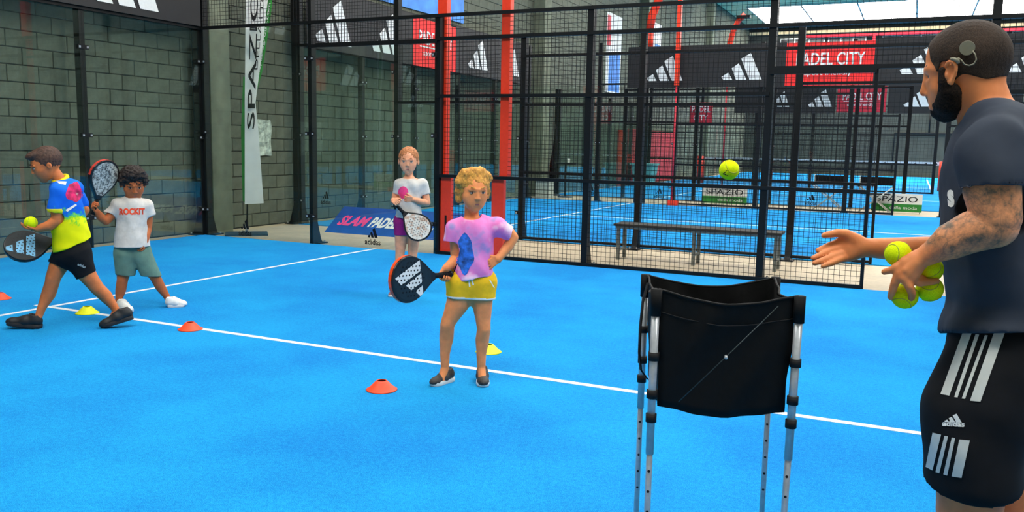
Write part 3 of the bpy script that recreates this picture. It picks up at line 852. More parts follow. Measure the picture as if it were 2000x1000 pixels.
# ball cart ---------------------------------------------------------------------------
FLc, FRc, BLc, BRc = at_depth(1284, 566, 2.0), at_depth(1560, 582, 2.0), at_depth(1263, 547, 2.42), at_depth(1514, 547, 2.42)
for q, z in ((FLc, 1.075), (FRc, 1.065), (BLc, 1.045), (BRc, 1.045)): q[2] = z
bc = (FLc + FRc + BLc + BRc) / 4
cart = thing('ball_cart', 'black fabric ball basket on four silver legs', 'ball cart', (bc[0], bc[1], 0))
loop = []
cs = [FLc, FRc, BRc, BLc]; NS = 18
for k in range(4):
    a, b = cs[k], cs[(k + 1) % 4]
    for i in range(NS):
        loop.append((a + (b - a) * i / NS, math.sin(math.pi * i / NS), k, i / NS))
def bag_ring(fz, inset, drop):
    out = []
    for p, sg, k, tt in loop:
        cdir = (bc - p) * V3(1, 1, 0); cdir = cdir / (np.linalg.norm(cdir) + 1e-9)
        z = p[2] - .028 * sg * (1 - fz) - fz * drop - .022 * sg * fz ** 3
        wob = .006 * math.sin(9 * tt + k * 2 + fz * 7) * sg + .003 * math.sin(23 * tt + 11 * fz)
        out.append(V3(p[0], p[1], 0) + cdir * (inset * (.0 + 1) + .02 * fz + wob) + V3(0, 0, z))
    return out
NR = 14; rings = [bag_ring(i / NR, .003, .285) for i in range(NR + 1)]
def loft(rgs, close_bottom):
    mb = MB(); L_ = len(loop)
    for r_ in rgs: mb.v += [tuple(x) for x in r_]
    for i in range(len(rgs) - 1):
        for k in range(L_):
            mb.f.append((i * L_ + k, i * L_ + (k + 1) % L_, (i + 1) * L_ + (k + 1) % L_, (i + 1) * L_ + k))
    if close_bottom:
        mb.v.append(tuple(np.mean(rgs[-1], 0) - V3(0, 0, .015))); e_ = len(mb.v) - 1; o_ = (len(rgs) - 1) * L_
        for k in range(L_): mb.f.append((o_ + k, o_ + (k + 1) % L_, e_))
    mb.mi = [0] * len(mb.f); return mb
flat('bag_cloth', (5, 6, 7), .7, 0, .3, 45, .2, .2, .004)
obj('bag', loft(rings, True), 'bag_cloth', cart, True)
obj('lining', loft([[p + unit((bc - p) * V3(1, 1, 0)) * .006 for p in r_] for r_ in rings], True), 'black_cloth', cart, True)
tp = [x + V3(0, 0, .002) for x in rings[0]]; obj('rim_piping', MB().tube(tp + [tp[0]], .0036, 8, False), 'bag_cloth', cart, True)
tz = [x - V3(0, 0, .03) for x in rings[1]]; obj('zip', MB().tube([tz[i] + unit((tz[i] - bc) * V3(1, 1, 0)) * .001 for i in range(NS + 1)], .0014, 6), 'black_rubber', cart, True)
names = ['front left', 'front right', 'back right', 'back left']
for i, c_ in enumerate(cs):
    outw = unit((c_ - bc) * V3(1, 1, 0))
    top = c_ + outw * .004 - V3(0, 0, .03)
    foot = V3(c_[0] + outw[0] * .004, c_[1] + outw[1] * .004, .02)
    if i == 1: foot = foot - FF.R * .0 + V3(-.01, -.006, 0)
    mid = top + (foot - top) * .36
    lg = obj('leg', MB().tube([top, foot], .0078, 12), 'chrome', cart, True)
    obj('leg_sleeve', MB().tube([top, mid], .0098, 12), 'chrome', lg, True)
    obj('corner_cap', MB().tube([c_ + outw * .004 + V3(0, 0, .004), c_ + outw * .004 - V3(0, 0, .06)], .0135, 10), 'bag_cloth', cart, True)
    for f_ in (.115, .205, .262):
        q = top + (foot - top) * f_
        obj('collar', MB().tube([q, q - V3(0, 0, .02)], .0135, 12), 'black_rubber', lg, True)
    obj('rubber_foot', MB().tube([foot, foot - V3(0, 0, .02)], .014, 12), 'black_rubber', lg, True)
    hb = MB(); tow = unit((CAM - c_) * V3(1, 1, 0))
    for f_ in (.40, .45, .50, .55, .60):
        q = top + (foot - top) * f_ + tow * .0076; hb.tube([q, q + tow * .0012], .0035, 8)
    obj('adjustment_hole', hb, 'black_rubber', lg)
fn = unit((CAM - bc) * V3(1, 1, 0))
a, b = at_depth(1325, 785, 1.985), at_depth(1520, 598, 1.985)
obj('brace', MB().tube([a, (a + b) / 2 + fn * .006, b], .0011, 6), 'dark_steel', cart, True)
q = at_depth(1418, 698, 1.975); obj('rivet', MB().tube([q - fn * .01, q + fn * .004], .004, 10), 'chrome', cart, True)
sp_ = [at_depth(u, v, w) for u, v, w in ((1264, 552, 2.36), (1254, 590, 2.3), (1249, 640, 2.26), (1247, 690, 2.24), (1250, 722, 2.24), (1259, 735, 2.25), (1268, 745, 2.26))]
mb = MB()
A = [[p - CF * .012 - V3(0, 0, 0), p + CF * .012] for p in sp_]; mb.grid(A); A2 = [[p - CF * .012 + CR * .004, p + CF * .012 + CR * .004] for p in sp_]; mb.grid(A2)
mb.grid([[x[0], y[0]] for x, y in zip(A, A2)]); mb.grid([[x[1], y[1]] for x, y in zip(A, A2)])
obj('carry_strap', mb, 'black_cloth', cart, True)

# rackets -----------------------------------------------------------------------------
OUT = [(.125, .017), (.15, .030), (.18, .054), (.21, .080), (.245, .106), (.28, .122), (.315, .130), (.35, .1285), (.385, .117), (.415, .096), (.438, .066), (.451, .034)]
def outline(inset=0.):
    pts = [(x, y) for x, y in OUT] + [(.455, 0)] + [(x, -y) for x, y in OUT[::-1]]
    P = np.array(pts)
    if inset:
        c_ = np.array([.30, 0]); d = P - c_; l = np.hypot(d[:, 0], d[:, 1])[:, None]; P = c_ + d * (1 - inset / l)
        P = P[(P[:, 0] > .165)]
    return P
def racket(label, grip, axis, normal, frame_m, face_m, print_m, rim_m, sc=1.0, hole_m='black_rubber', logo_rot=0., hw=1.0, strap=True):
    """grip: middle of the handle; axis: from handle to tip; normal: towards the viewer"""
    axis = unit(axis); normal = np.asarray(normal, float); normal = unit(normal - axis * (normal @ axis)); side = np.cross(normal, axis)
    g = np.asarray(grip, float)
    def L(x, y, z): return g + sc * ((x - .06) * axis + y * hw * side + z * normal)
    cs_ = [L(x, y, 0) for x, y in outline()]
    t = thing('padel_racket', label, 'racket', L(.06, 0, 0), 'padel rackets')
    T_ = .018
    O = outline(); I = outline(.02)
    # frame: thick ring, rounded edge
    mb = MB(); n_ = len(O)
    prof = [(1.0, T_ * .55), (.985, T_ * .9), (.955, T_)]
    c0 = np.array([.30, 0])
    rows = []
    for z_ in (-1, 1):
        pass
    seq = [(.955, -T_), (.985, -T_ * .9), (1.0, -T_ * .5), (1.0, T_ * .5), (.985, T_ * .9), (.955, T_)]
    for k, (f_, z_) in enumerate(seq):
        rows.append([L(*(c0 + (p - c0) * f_), z_) for p in O])
    mb.grid(rows)
    mb.add(rows[0], [tuple(range(n_))]); mb.add(rows[-1], [tuple(range(n_))[::-1]])
    fr_ = obj('frame', mb, frame_m, t, False)
    # coloured rim round the tip
    seg = [i for i, p in enumerate(O) if p[0] > .30]
    mb = MB(); mb.grid([[L(*(c0 + (O[i] - c0) * 1.012), z_) for i in seg] for z_ in (-T_ * .62, T_ * .62)])
    mb.grid([[L(*(c0 + (O[i] - c0) * 1.0), z_) for i in seg] for z_ in (-T_ * .62, T_ * .62)])
    obj('edge_guard', mb, rim_m, t)
    mb = MB(); F_ = outline(.016)
    for z_ in (T_ + .0006, -T_ - .0006):
        mb.add([L(x, y, z_) for x, y in F_], [tuple(range(len(F_)))])
    obj('face', mb, face_m, t)
    mb = MB(); ca, sa = math.cos(logo_rot), math.sin(logo_rot)
    for z_ in (T_ + .0013, -T_ - .0013):
        for qd in BARS:
            pp = []
            for a_, b_ in qd:
                x_, y_ = (a_ - .55) * .2, (b_ - .42) * .19
                pp.append(L(.32 + ca * x_ - sa * y_, sa * x_ + ca * y_, z_))
            mb.add(pp, [(0, 1, 2, 3)])
    if print_m: obj('emblem', mb, print_m, t)
    mb = MB()
    for i in range(-4, 5):
        for k in range(-4, 5):
            x_, y_ = .318 + i * .024 + (.012 if k % 2 else 0), k * .023
            if ((x_ - .318) / .105) ** 2 + (y_ / .10) ** 2 < 1:
                for z_ in (T_ + .002, -T_ - .002):
                    mb.add([L(x_ + .0055 * math.cos(a_), y_ + .0055 * math.sin(a_), z_) for a_ in np.linspace(0, 2 * math.pi, 9)[:-1]], [tuple(range(8))])
    obj('holes', mb, hole_m, t, kind='stuff')
    h = obj('handle', MB().tube([L(-.005, 0, 0), L(.02, 0, 0), L(.06, 0, 0), L(.1, 0, 0), L(.135, 0, 0)], [.0165 * sc, .0155 * sc, .015 * sc, .0155 * sc, .018 * sc], 12), 'black_rubber', t, True)
    mb = MB(); pts = [L(.0 + .1 * i / 40, .0158 * math.cos(i * .9), .0158 * math.sin(i * .9)) for i in range(41)]
    obj('grip_wrap', mb.tube(pts, .0016 * sc, 5), 'black_cloth', h, True)
    obj('butt_cap', MB().tube([L(-.012, 0, 0), L(.0, 0, 0)], .019 * sc, 12), frame_m, h, True)
    if strap:
        pts = [L(-.01 - .055 * math.sin(a_) * (1 if a_ < math.pi else 0), .03 * math.cos(a_) - .03, .045 * math.sin(a_ * .5) + .0) for a_ in np.linspace(0, 2 * math.pi, 21)]
        obj('wrist_strap', MB().tube(pts, .0035 * sc, 6), 'black_cloth', t, True)
    return t
flat('racket_black', (16, 18, 20), .35, 0, .1, 60)
flat('racket_dark_face', (24, 30, 34), .3, 0, .15, 60)
flat('racket_orange', (236, 78, 26), .35, 0, .05)
flat('racket_blue_print', (110, 170, 205), .35, 0, .1)
m, n = newmat('racket_silver_face', (200, 195, 182), .3, .2)
f = n.noise(38, 3, .7); n.color(n.ramp(f, [(.38, (70, 62, 58)), (.5, (190, 186, 172)), (.7, (236, 232, 220))]))
m, n = newmat('racket_white_face', (225, 215, 200), .35)
f = n.noise(30, 3, .6); n.color(n.ramp(f, [(.36, (196, 150, 120)), (.5, (230, 220, 205)), (.7, (242, 238, 230))]))
flat('racket_red', (190, 60, 50), .35, 0, .1)
# ================================================================== BODIES: one continuous surface grown from joints
class Sdf:
    def __init__(s):
        s.P = []; s.cuts = []
    def cone(s, a, b, r1, r2, k=.02, n=None, sc=1., op='u'):
        """tapered limb a-b; n, sc: flattened (sc<1) or widened (sc>1) along the direction n"""
        s.P.append(('c', np.asarray(a, float), np.asarray(b, float), r1, r2, k, None if n is None else np.asarray(n, float), sc, op)); return s
    def chain(s, seg, k=.02, n=None, sc=1., op='u'):
        """one limb of several tapered segments that does not swell at its joints"""
        s.P.append(('m', seg, None, max(max(q[2], q[3]) for q in seg), 0, k, n, sc, op)); return s
    def ell(s, c, axes, radii, k=.02, op='u'):
        s.P.append(('e', np.asarray(c, float), np.asarray(axes, float), np.asarray(radii, float), 0, k, None, 1, op)); return s
    def cut(s, p, n):
        s.cuts.append((np.asarray(p, float), unit(n))); return s
    def mesh(s, h, smooth=1, disp=None):
        lo = np.full(3, 1e9); hi = -lo; bb = []
        for q in s.P:
            if q[0] == 'm':
                E_ = np.array([e_ for g_ in q[1] for e_ in g_[:2]]); r = q[3] * max(1, q[7]); a = E_.min(0) - r; b = E_.max(0) + r
            elif q[0] == 'c':
                r = max(q[3], q[4]) * max(1, q[7]); a = np.minimum(q[1], q[2]) - r; b = np.maximum(q[1], q[2]) + r
            else:
                r = max(q[3]); a = q[1] - r; b = q[1] + r
            bb.append((a, b))
            if q[8] == 'u':
                lo = np.minimum(lo, a); hi = np.maximum(hi, b)
        lo = lo - 3 * h; hi = hi + 3 * h
        n = np.ceil((hi - lo) / h).astype(int) + 1
        F = np.full(n, 1., np.float32)
        for q, (a, b) in zip(s.P, bb):
            m = q[5] + 2.5 * h
            i0 = np.clip(((a - m - lo) / h).astype(int), 0, n - 1); i1 = np.clip(((b + m - lo) / h).astype(int) + 2, 1, n)
            if (i1 <= i0).any(): continue
            ax = [(lo[k] + h * np.arange(i0[k], i1[k])).astype(np.float32) for k in range(3)]
            X, Y, Z = ax[0][:, None, None], ax[1][None, :, None], ax[2][None, None, :]
            if q[0] in 'cm':
                nn, sc = q[6], q[7]; d = None
                for A, B, r1, r2 in (q[1] if q[0] == 'm' else [(q[1], q[2], q[3], q[4])]):
                    px, py, pz = X - np.float32(A[0]), Y - np.float32(A[1]), Z - np.float32(A[2]); ba = B - A
                    if nn is not None and sc != 1:
                        e = px * nn[0] + py * nn[1] + pz * nn[2]; f_ = np.float32(1 / sc - 1)
                        px = px + e * np.float32(nn[0]) * f_; py = py + e * np.float32(nn[1]) * f_; pz = pz + e * np.float32(nn[2]) * f_
                        ba = ba + nn * (ba @ nn) * float(f_)
                    l2 = float(ba @ ba) + 1e-12
                    t = np.clip((px * ba[0] + py * ba[1] + pz * ba[2]) / l2, 0, 1).astype(np.float32)
                    t = t * t * (3 - 2 * t) * .35 + t * .65 if q[0] == 'm' else t
                    tt = np.clip((px * ba[0] + py * ba[1] + pz * ba[2]) / l2, 0, 1).astype(np.float32)
                    dd = np.sqrt((px - tt * ba[0]) ** 2 + (py - tt * ba[1]) ** 2 + (pz - tt * ba[2]) ** 2) - (r1 + t * (r2 - r1))
                    d = dd if d is None else np.minimum(d, dd)
                if sc < 1: d = d * np.float32(.5 + .5 * sc)
            else:
                C, AX, R = q[1], q[2], q[3]
                px, py, pz = X - np.float32(C[0]), Y - np.float32(C[1]), Z - np.float32(C[2])
                k0 = 0; k1 = 0
                for k in range(3):
                    e = px * AX[k][0] + py * AX[k][1] + pz * AX[k][2]
                    k0 = k0 + (e / R[k]) ** 2; k1 = k1 + (e / R[k] ** 2) ** 2
                k0 = np.sqrt(k0); k1 = np.sqrt(k1) + 1e-6
                d = k0 * (k0 - 1) / k1
            d = d.astype(np.float32)
            sl = tuple(slice(i0[k], i1[k]) for k in range(3)); G = F[sl]; K = np.float32(max(q[5], 1e-4))
            if q[8] == 'u':
                hh = np.maximum(K - np.abs(G - d), 0) / K; F[sl] = np.minimum(G, d) - hh * hh * K * .25
            else:
                d = -d; hh = np.maximum(K - np.abs(G - d), 0) / K; F[sl] = np.maximum(G, d) + hh * hh * K * .25
        if s.cuts:
            X = (lo[0] + h * np.arange(n[0])).astype(np.float32)[:, None, None]; Y = (lo[1] + h * np.arange(n[1])).astype(np.float32)[None, :, None]; Z = (lo[2] + h * np.arange(n[2])).astype(np.float32)[None, None, :]
            for p, nn in s.cuts:
                d = (X - p[0]) * nn[0] + (Y - p[1]) * nn[1] + (Z - p[2]) * nn[2]
                F = np.maximum(F, d.astype(np.float32))
        v, f = nets(F, lo, h)
        for _ in range(smooth):
            v = relax(v, f, .5); v = relax(v, f, -.5)
        if disp is not None:
            nr = vnormals(v, f); v = v + nr * disp(v, nr)[:, None]; v = relax(v, f, .5)
        return v, f
def nets(F, lo, h):
    ins = F < 0
    c = np.zeros(np.array(F.shape) - 1, np.int8)
    for dx in (0, 1):
        for dy in (0, 1):
            for dz in (0, 1):
                c += ins[dx:dx + c.shape[0], dy:dy + c.shape[1], dz:dz + c.shape[2]]
    act = np.argwhere((c > 0) & (c < 8))
    idx = np.full(c.shape, -1, np.int32); idx[act[:, 0], act[:, 1], act[:, 2]] = np.arange(len(act))
    pos = np.zeros((len(act), 3)); cnt = np.zeros(len(act))
    cor = [(a, b, e) for a in (0, 1) for b in (0, 1) for e in (0, 1)]
    for i, a in enumerate(cor):
        for b in cor[i + 1:]:
            if sum(abs(x - y) for x, y in zip(a, b)) != 1: continue
            fa = F[act[:, 0] + a[0], act[:, 1] + a[1], act[:, 2] + a[2]]; fb = F[act[:, 0] + b[0], act[:, 1] + b[1], act[:, 2] + b[2]]
            m = (fa < 0) != (fb < 0)
            t = np.where(m, fa / np.where(m, fa - fb, 1), 0)
            pos += m[:, None] * (np.array(a) + t[:, None] * (np.array(b) - np.array(a))); cnt += m
    v = lo + h * (act + pos / cnt[:, None])
    fs = []
    for ax in range(3):
        o1, o2 = (ax + 1) % 3, (ax + 2) % 3
        sl0 = [slice(None)] * 3; sl1 = [slice(None)] * 3; sl0[ax] = slice(0, -1); sl1[ax] = slice(1, None)
        ch = ins[tuple(sl0)] != ins[tuple(sl1)]
        e = np.argwhere(ch); e = e[(e[:, o1] > 0) & (e[:, o2] > 0)]
        fl_ = ins[e[:, 0], e[:, 1], e[:, 2]]
        d1 = np.zeros(3, int); d1[o1] = 1; d2 = np.zeros(3, int); d2[o2] = 1
        q = [e, e - d1, e - d1 - d2, e - d2]
        I = np.stack([idx[x[:, 0], x[:, 1], x[:, 2]] for x in q], 1)
        I[~fl_] = I[~fl_][:, ::-1]
        fs.append(I)
    f = np.concatenate(fs); f = f[(f >= 0).all(1)]
    return v, f
def relax(v, f, w):
    e = np.concatenate([f[:, [0, 1]], f[:, [1, 2]], f[:, [2, 3]], f[:, [3, 0]]])
    acc = np.zeros_like(v); n = np.bincount(e[:, 0], minlength=len(v)).astype(float)
    for k in range(3): acc[:, k] = np.bincount(e[:, 0], v[e[:, 1], k], minlength=len(v))
    return v + w * (acc / np.maximum(n, 1)[:, None] - v)
def vnormals(v, f):
    nn = np.cross(v[f[:, 2]] - v[f[:, 0]], v[f[:, 3]] - v[f[:, 1]])
    out = np.zeros_like(v)
    for k in range(3):
        for q in range(4): out[:, k] += np.bincount(f[:, q], nn[:, k], minlength=len(v))
    return out / (np.linalg.norm(out, axis=1)[:, None] + 1e-12)
def vnoise(p, s, seed=0):
    """cheap smooth value noise"""
    q = p * s + seed * 17.3
    return (np.sin(q[:, 0] * 1.7 + 1.3 * np.sin(q[:, 1] * 1.1)) + np.sin(q[:, 1] * 1.9 + 1.7 * np.sin(q[:, 2] * .9 + 2)) + np.sin(q[:, 2] * 2.1 + 1.5 * np.sin(q[:, 0] * 1.3 + 4))) / 3

class Person(Frame):
    def __init__(s, g, label):
        super().__init__(g)
        s.t = thing('person', label, 'person', s.g)
        s.b = Sdf()
    def q(s, P):
        return s.p(*P) if len(P) == 3 else s.p(P[0], P[1], 0)
    def limb(s, sdf, pts, k=8, sc=1.):
        """pts: [(u, v, d, r), ...] chain of tapered segments"""
        seg = []
        for a, b in zip(pts[:-1], pts[1:]):
            A, B = s.p(*a[:3]), s.p(*b[:3]); seg.append((A, B, s.r(A, a[3]), s.r(B, b[3])))
        sdf.chain(seg, k * s.S, s.N if sc != 1 else None, sc)
    def r(s, P, px):
        return px * ((P - CAM) @ CF) / FPX
    def blob(s, sdf, u, v, d, ru, rv, rd, k=6, op='u', rot=0., yaw=0.):
        """ellipsoid with half sizes ru (across), rv (up), rd (in depth); rot turns it in the drawing plane"""
        C = s.p(u, v, d); a = math.radians(rot); X = s.R * math.cos(a) + s.Z * math.sin(a); Y = -s.R * math.sin(a) + s.Z * math.cos(a); D = s.N
        if yaw:
            y_ = math.radians(yaw); X, D = X * math.cos(y_) + D * math.sin(y_), D * math.cos(y_) - X * math.sin(y_)
        q = s.r(C, 1.); sdf.ell(C, [X, Y, D], [ru * q, rv * q, rd * q], k * q, op)
    def face_dir(s, yaw, pitch=0):
        a = math.radians(yaw); p = math.radians(pitch)
        F = -s.N * math.cos(a) - s.R * math.sin(a)
        U = s.Z * math.cos(p) + F * math.sin(p); F = F * math.cos(p) - s.Z * math.sin(p)
        return F, U, np.cross(U, F)
    def head(s, c, H, yaw, pitch, neck):
        """c: middle of the head, H: its height"""
        C = s.q(c); h = H * s.S; F, U, Rr = s.face_dir(yaw, pitch); ax = [Rr, F, U]
        def L(x, y, z): return C + h * (x * Rr + y * F + z * U)
        b = s.b
        b.ell(L(0, -.05, .12), ax, [.345 * h, .42 * h, .385 * h], .02)
        b.ell(L(0, .12, -.08), ax, [.285 * h, .285 * h, .36 * h], .08 * h)
        b.cone(L(0, .14, -.2), L(0, .24, -.385), .2 * h, .10 * h, .08 * h)
        for sx in (-1, 1):
            b.cone(L(sx * .175, .20, -.10), L(sx * .10, .25, -.27), .115 * h, .10 * h, .07 * h)      # cheeks
            b.ell(L(sx * .135, .415, .03), ax, [.065 * h, .045 * h, .036 * h], .03 * h, 's')          # sockets
            b.ell(L(sx * .36, -.03, -.03), [unit(Rr * sx + F * .4 - F * .0), unit(F - Rr * sx * .4), U], [.03 * h, .075 * h, .105 * h], .02 * h)
            b.ell(L(sx * .385, .0, -.03), ax, [.02 * h, .035 * h, .055 * h], .01 * h, 's')
            b.cone(L(sx * .04, .385, .095), L(sx * .2, .34, .095), .020 * h, .018 * h, .05 * h)      # brow
        b.cone(L(0, .385, .02), L(0, .43, -.10), .024 * h, .038 * h, .04 * h)                       # nose
        for sx in (-1, 1): b.ell(L(sx * .042, .405, -.112), ax, [.03 * h, .035 * h, .026 * h], .015 * h)
        b.cone(L(-.06, .355, -.222), L(.06, .355, -.222), .022 * h, .022 * h, .018 * h)           # lips
        b.cone(L(-.06, .35, -.262), L(.06, .35, -.262), .024 * h, .024 * h, .018 * h)
        b.cone(L(-.085, .392, -.243), L(.085, .392, -.243), .008 * h, .008 * h, .006 * h, op='s')
        b.cone(L(0, -.1, -.2), s.q(neck[:3]), neck[3] * s.S * .95, neck[3] * s.S, .06 * h)
        s.hd = (C, h, F, U, Rr, L)
        return L
    def eyes(s, iris='eye_brown', brow='hair_dark', lidm='eye_brown'):
        C, h, F, U, Rr, L = s.hd
        for sx in (-1, 1):
            c = L(sx * .135, .352, .025); ax = [Rr, F, U]
            e = obj('eye', Sdf().ell(c, ax, [.05 * h, .036 * h, .024 * h], .01).mesh(.008 * h), 'eye_white', s.t, True)
            obj('iris', Sdf().ell(c + F * .022 * h, ax, [.026 * h, .018 * h, .0235 * h], .01).mesh(.006 * h), iris, e, True)
            lid = Sdf().cone(c + h * (-.05 * Rr + .004 * F + .014 * U), c + h * (.03 * F + .027 * U), .010 * h, .011 * h, .01 * h).cone(c + h * (.03 * F + .027 * U), c + h * (.05 * Rr + .004 * F + .014 * U), .011 * h, .010 * h, .01 * h)
            obj('eyelid', lid.mesh(.007 * h), lidm, e, True)
            v, f = Sdf().cone(L(sx * .065, .408, .143), L(sx * .14, .392, .158), .010 * h, .011 * h, .01).cone(L(sx * .14, .392, .158), L(sx * .215, .345, .125), .012 * h, .006 * h, .01).mesh(.007 * h)
            obj('eyebrow', (v, f), brow, s.t, True)
        # lips
        v, f = Sdf().cone(L(-.058, .358, -.226), L(.058, .358, -.226), .0185 * h, .0185 * h, .01).cone(L(-.04, .354, -.260), L(.04, .354, -.260), .021 * h, .023 * h, .01).mesh(.008 * h)
        obj('lips', (v, f), 'lips', s.t, True)
    def hand(s, wrist, dr, nrm, Lpx, curl=(20, 25, 20), side=1, thumb=35, spread=4, sdf=None):
        """five-fingered hand; dr: direction of the hand, nrm: palm normal, side: +1/-1 where the thumb is"""
        b = sdf or s.b; W_ = s.q(wrist) if len(wrist) == 3 and max(wrist[:2]) > 20 else np.asarray(wrist, float)
        L_ = Lpx * s.S; D = unit(dr); Nn = np.asarray(nrm, float); Nn = unit(Nn - D * (Nn @ D)); Sd = np.cross(D, Nn) * (side if np.isscalar(side) else (1 if np.cross(D, Nn) @ np.asarray(side) >= 0 else -1))
        k = .03 * L_
        for i in range(4):
            off = (i - 1.5) * .118
            b.cone(W_ + Sd * L_ * off * .7, W_ + D * L_ * .48 + Sd * L_ * off, .075 * L_, .066 * L_, .05 * L_, Nn, .85)
        ln = [.86, 1., .95, .76]
        for i in range(4):
            off = (1.5 - i) * .118                       # index lies on the thumb side
            a_ = math.radians(spread * (1.5 - i)); d = D * math.cos(a_) + Sd * math.sin(a_)
            p = W_ + D * L_ * .47 + Sd * L_ * off
            ang = 0
            for j_, (sg, cv) in enumerate(zip((.235, .165, .125), curl)):
                ang += math.radians(cv); dd = d * math.cos(ang) + Nn * math.sin(ang); q = p + dd * L_ * sg * ln[i]
                b.cone(p, q, (.056 - .005 * j_) * L_, (.052 - .006 * j_) * L_, .012 * L_); p = q
        a_ = math.radians(thumb); p = W_ + D * L_ * .14 + Sd * L_ * .15
        d = D * math.cos(a_) + Sd * math.sin(a_); q = p + d * L_ * .24 + Nn * L_ * .06; b.cone(p, q, .09 * L_, .065 * L_, k)
        d2 = unit(D * math.cos(a_ * .6) + Sd * math.sin(a_ * .6) + Nn * math.sin(math.radians(curl[0])) * .8)
        r_ = q + d2 * L_ * .16; b.cone(q, r_, .06 * L_, .055 * L_, .012 * L_)
        d3 = unit(d2 + Nn * .35 - Sd * .25); b.cone(r_, r_ + d3 * L_ * .12, .054 * L_, .043 * L_, .012 * L_)
    def finish(s, h, mats, region=None, disp=None):
        v, f = s.b.mesh(h, 1, disp)
        mi = region(v[f].mean(1), vnormals(v, f)[f[:, 0]]) if region else None
        s.body = obj('body', (v, f) if mi is None else (v, f, mi), mats, s.t, True)
        return v, f
    def wear(s, name, sdf, h, mats, disp=None, region=None, label=None, smooth=1):
        v, f = sdf.mesh(h, smooth, disp)
        o = obj(name, (v, f) if region is None else (v, f, region(v[f].mean(1))), mats, s.t, True, label=label)
        o['_bvh'] = 0
        del o['_bvh']
        s.last = BVHTree.FromPolygons([tuple(x) for x in v], [tuple(int(i) for i in q) for q in f])
        return o
    def decal(s, name, par, polys, mat, lift=.0015, sub=6, label=None):
        """flat print laid onto the cloth: polys = quads / triangles given in drawing units, or (verts, faces)"""
        mb = MB()
        def hit(u, v):
            ray = Vector(CF * FPX + CR * (u - 1000) + CU * (500 - v)).normalized()
            loc, nr, i_, dd = s.last.ray_cast(Vector(CAM), ray)
            if loc is None: return None
            if nr.dot(ray) > 0: nr = -nr
            return np.array(loc + nr * lift)
        for q in polys:
            if isinstance(q, tuple):                      # ready mesh
                vs, fs = q; hs = [hit(*p_) for p_ in vs]
                mb.add([h_ if h_ is not None else V3(0, 0, 0) for h_ in hs], [f_ for f_ in fs if all(hs[i] is not None for i in f_)])
                continue
            if len(q) == 3: q = [q[0], q[1], q[2], q[2]]
            A = np.array(q, float); G = []; ok = True
            for i in range(sub + 1):
                row = []
                for k in range(sub + 1):
                    a_, b_ = k / sub, i / sub
                    p_ = (A[0] * (1 - a_) + A[1] * a_) * (1 - b_) + (A[3] * (1 - a_) + A[2] * a_) * b_
                    h_ = hit(*p_); ok = ok and h_ is not None; row.append(h_)
                G.append(row)
            if ok: mb.grid(G)
        if mb.v:
            # drop unused placeholder points
            used = sorted({i for f_ in mb.f for i in f_}); mp = {o_: n_ for n_, o_ in enumerate(used)}
            mb.v = [mb.v[i] for i in used]; mb.f = [tuple(mp[i] for i in f_) for f_ in mb.f]; mb.mi = [0] * len(mb.f)
            return obj(name, mb, mat, par, True, label=label)
    def rings(s, c, pts, n=6):
        """rounded patch as concentric rings, ready for decal()"""
        m_ = len(pts); V_ = [c]; F_ = []
        for k in range(1, n + 1):
            V_ += [(c[0] + (x - c[0]) * k / n, c[1] + (y - c[1]) * k / n) for x, y in pts]
        for i in range(m_): F_.append((0, 1 + i, 1 + (i + 1) % m_))
        for k in range(n - 1):
            for i in range(m_): F_.append((1 + k * m_ + i, 1 + (k + 1) * m_ + i, 1 + (k + 1) * m_ + (i + 1) % m_, 1 + k * m_ + (i + 1) % m_))
        return (np.array(V_), F_)
    def text_px(s, txt, u0, v0, u1, v1, hpx, shear=0, off=.02):
        """lettering running from (u0,v0) to (u1,v1), hpx high, as a mesh in drawing units"""
        v, f = text2d(txt, shear, off); d = np.array([u1 - u0, v1 - v0], float); l = np.hypot(*d); up = np.array([d[1], -d[0]]) / l * hpx
        P = np.array([u0, v0]) + v[:, :1] * d + v[:, 1:] * up
        return (P, f)
    def shoe(s, heel, toe, wpx, hpx, mats, laces=True, ankle=None):
        """heel/toe: points on the ground in world space"""
        A, B = np.asarray(heel, float), np.asarray(toe, float); L_ = np.linalg.norm(B - A); X = (B - A) / L_
        Zu = unit(s.Z - X * (s.Z @ X)); Yv = np.cross(Zu, X); w_ = wpx * s.S; hh = hpx * s.S
        def P(x, y, z): return A + X * L_ * x + Yv * w_ * y + Zu * hh * z
        up = Sdf()
        up.cone(P(.14, 0, .42), P(.42, 0, .36), .40 * w_, .44 * w_, .02, Zu, 1.0)
        up.cone(P(.42, 0, .34), P(.80, 0, .22), .43 * w_, .40 * w_, .02, Zu, .8)
        up.cone(P(.80, 0, .22), P(.90, 0, .2), .38 * w_, .30 * w_, .02, Zu, .8)
        up.cone(P(.2, 0, .5), P(.19, 0, .66), .37 * w_, .36 * w_, .02)
        up.cone(P(.3, 0, .66), P(.6, 0, .42), .2 * w_, .2 * w_, .02)
        up.cone(P(.19, 0, .86), P(.18, 0, 1.4), .28 * w_, .25 * w_, .006, op='s')
        up.cut(P(0, 0, .12), -Zu)
        v, f = up.mesh(.0045)
        o = obj('shoe', (v, f), mats[0], s.t, True)
        # sole: outline extruded
        ol = [(0, -.2), (.03, -.36), (.2, -.42), (.45, -.42), (.7, -.50), (.88, -.42), (.97, -.22), (1, 0), (.97, .22), (.88, .42), (.7, .50), (.45, .42), (.2, .42), (.03, .36), (0, .2)]
        mb = MB(); mb.grid([[P(.5 + (x - .5) * g, y * g, z) for x, y in ol + ol[:1]] for z, g in ((0, .95), (.05, 1.0), (.2, 1.0), (.24, .96))])
        mb.add([P(x, y * .95, 0) for x, y in ol], [tuple(range(len(ol)))]); mb.add([P(x, y * .95, .24) for x, y in ol], [tuple(range(len(ol)))])
